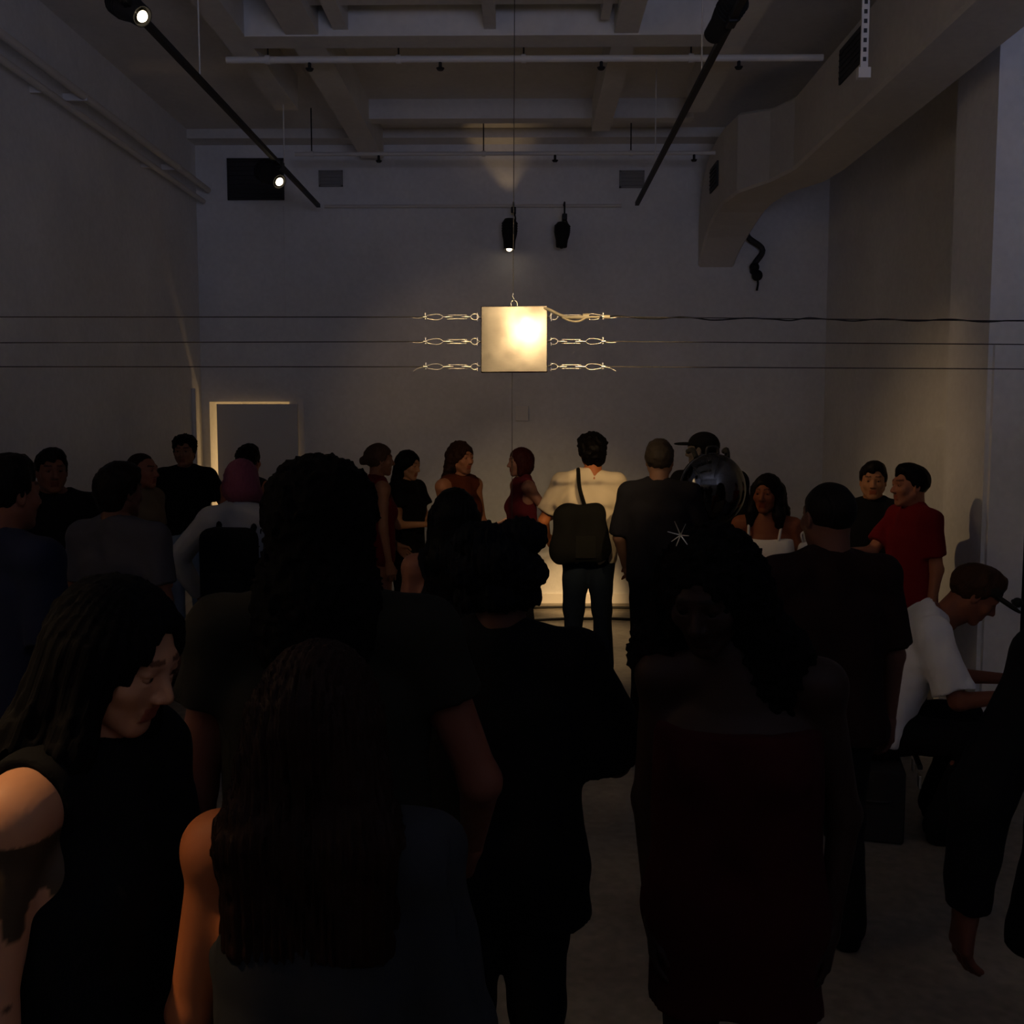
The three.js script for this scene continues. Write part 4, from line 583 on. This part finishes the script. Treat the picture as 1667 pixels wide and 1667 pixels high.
{ // glossy hard-shell backpack that mirrors the shop window
  const c = at(1160, 797, 6.62), t = thing('hard_shell_backpack', 'glossy black round hard-shell backpack below the black cap, mirroring bluish light', 'backpack', [c.x, c.y, c.z]);
  const F = new Field(); F.ell([0, 0, 0], [0.215, 0.235, 0.12], 0.02).cut([0, 0, -1], 0.05, 0.03); obj('shell', F.mesh(0.006), new THREE.MeshPhysicalMaterial({ color: 0x050607, roughness: 0.07, ior: 1.9 }), t);
  obj('rim', tube(Array.from({ length: 24 }, (_, i) => V(0.205 * Math.cos(i / 24 * 6.2832), 0.224 * Math.sin(i / 24 * 6.2832), -0.03)), 0.012, 72, 8, true), M.black, t);
  obj('carry_loop', tube([V(-0.04, 0.22, -0.03), V(-0.03, 0.27, -0.03), V(0.03, 0.27, -0.03), V(0.04, 0.22, -0.03)], 0.01, 20, 8), M.black, t);
  for (const s of [-1, 1]) obj('shoulder_strap', tube([V(s * 0.1, 0.2, -0.04), V(s * 0.11, 0.25, -0.12), V(s * 0.12, 0.24, -0.26)], 0.018, 16, 8), M.blackMat, t);
}
{ // the pink-haired person's backpack
  const b = p6.w(p6.T(0, 0.14, -0.17)), t = thing('backpack', 'soft black backpack on the pink-haired person', 'backpack', [b.x, b.y, b.z], 172 * Math.PI / 180 + Math.PI);
  obj('bag_body', rbox(0.29, 0.42, 0.16, 0.06, 0, 0, 0), cloth(0x0a0a0c), t); obj('front_pocket', rbox(0.23, 0.18, 0.05, 0.02, 0, -0.1, 0.085), cloth(0x0c0c0e), t);
  for (const s of [-1, 1]) obj('shoulder_strap', tube([V(s * 0.09, 0.17, -0.07), V(s * 0.1, 0.24, -0.13), V(s * 0.1, 0.25, -0.2)], 0.016, 14, 8), cloth(0x0a0a0c), t);
}
{ // a phone in the long-haired woman's hands
  const a = p9.w(p9.J.wrL), c = p9.w(p9.J.wrR), m = a.clone().add(c).multiplyScalar(0.5), t = thing('phone', 'pale phone held by the woman with long black hair and flared trousers', 'phone', [m.x + 0.1, m.y + 0.03, m.z + 0.05], 0.9);
  obj('phone_body', rbox(0.075, 0.15, 0.009, 0.004), std(0xd8d2c8, 0.4), t).rotation.x = -0.7; 
}
{ // white carrier bag by the camisole
  const c = at(1308, 908, 5.8), t = thing('carrier_bag', 'white carrier bag beside the woman in the camisole', 'bag', [c.x, c.y, c.z]);
  const F = new Field(); F.cap([-0.06, -0.05, 0], [0.06, 0.0, 0], 0.06, 0.05, 0.05).cap([0.0, 0.06, 0], [0.08, 0.09, 0], 0.03, 0.02, 0.05); F.amp = 0.02; F.warp = (x, y, z) => 0.01 * noise(x * 22, y * 22, z * 22); obj('bag_body', F.mesh(0.007), cloth(0xddd2c0), t);
  obj('handle', tube([V(0.0, 0.07, 0), V(-0.02, 0.14, 0.02), V(0.03, 0.15, 0.0), V(0.08, 0.1, 0)], 0.006, 20), cloth(0xddd2c0), t);
}
{ // cables along the floor by the back wall
  for (const [d, l, a] of [[10.15, 'black cable lying on the floor close to the back wall', 0.05], [9.5, 'black cable lying on the floor a little way from the back wall', 0.1]]) { const pts = []; for (let i = 0; i <= 16; i++) pts.push(V(-0.4 + i * 0.2, 0.014, -d + a * noise(i * 0.5, d, 1))); tag(obj('floor_cable', tube(pts, 0.013, 80, 6), M.cable), l, 'cable'); }
}
renderer.render(scene, camera);
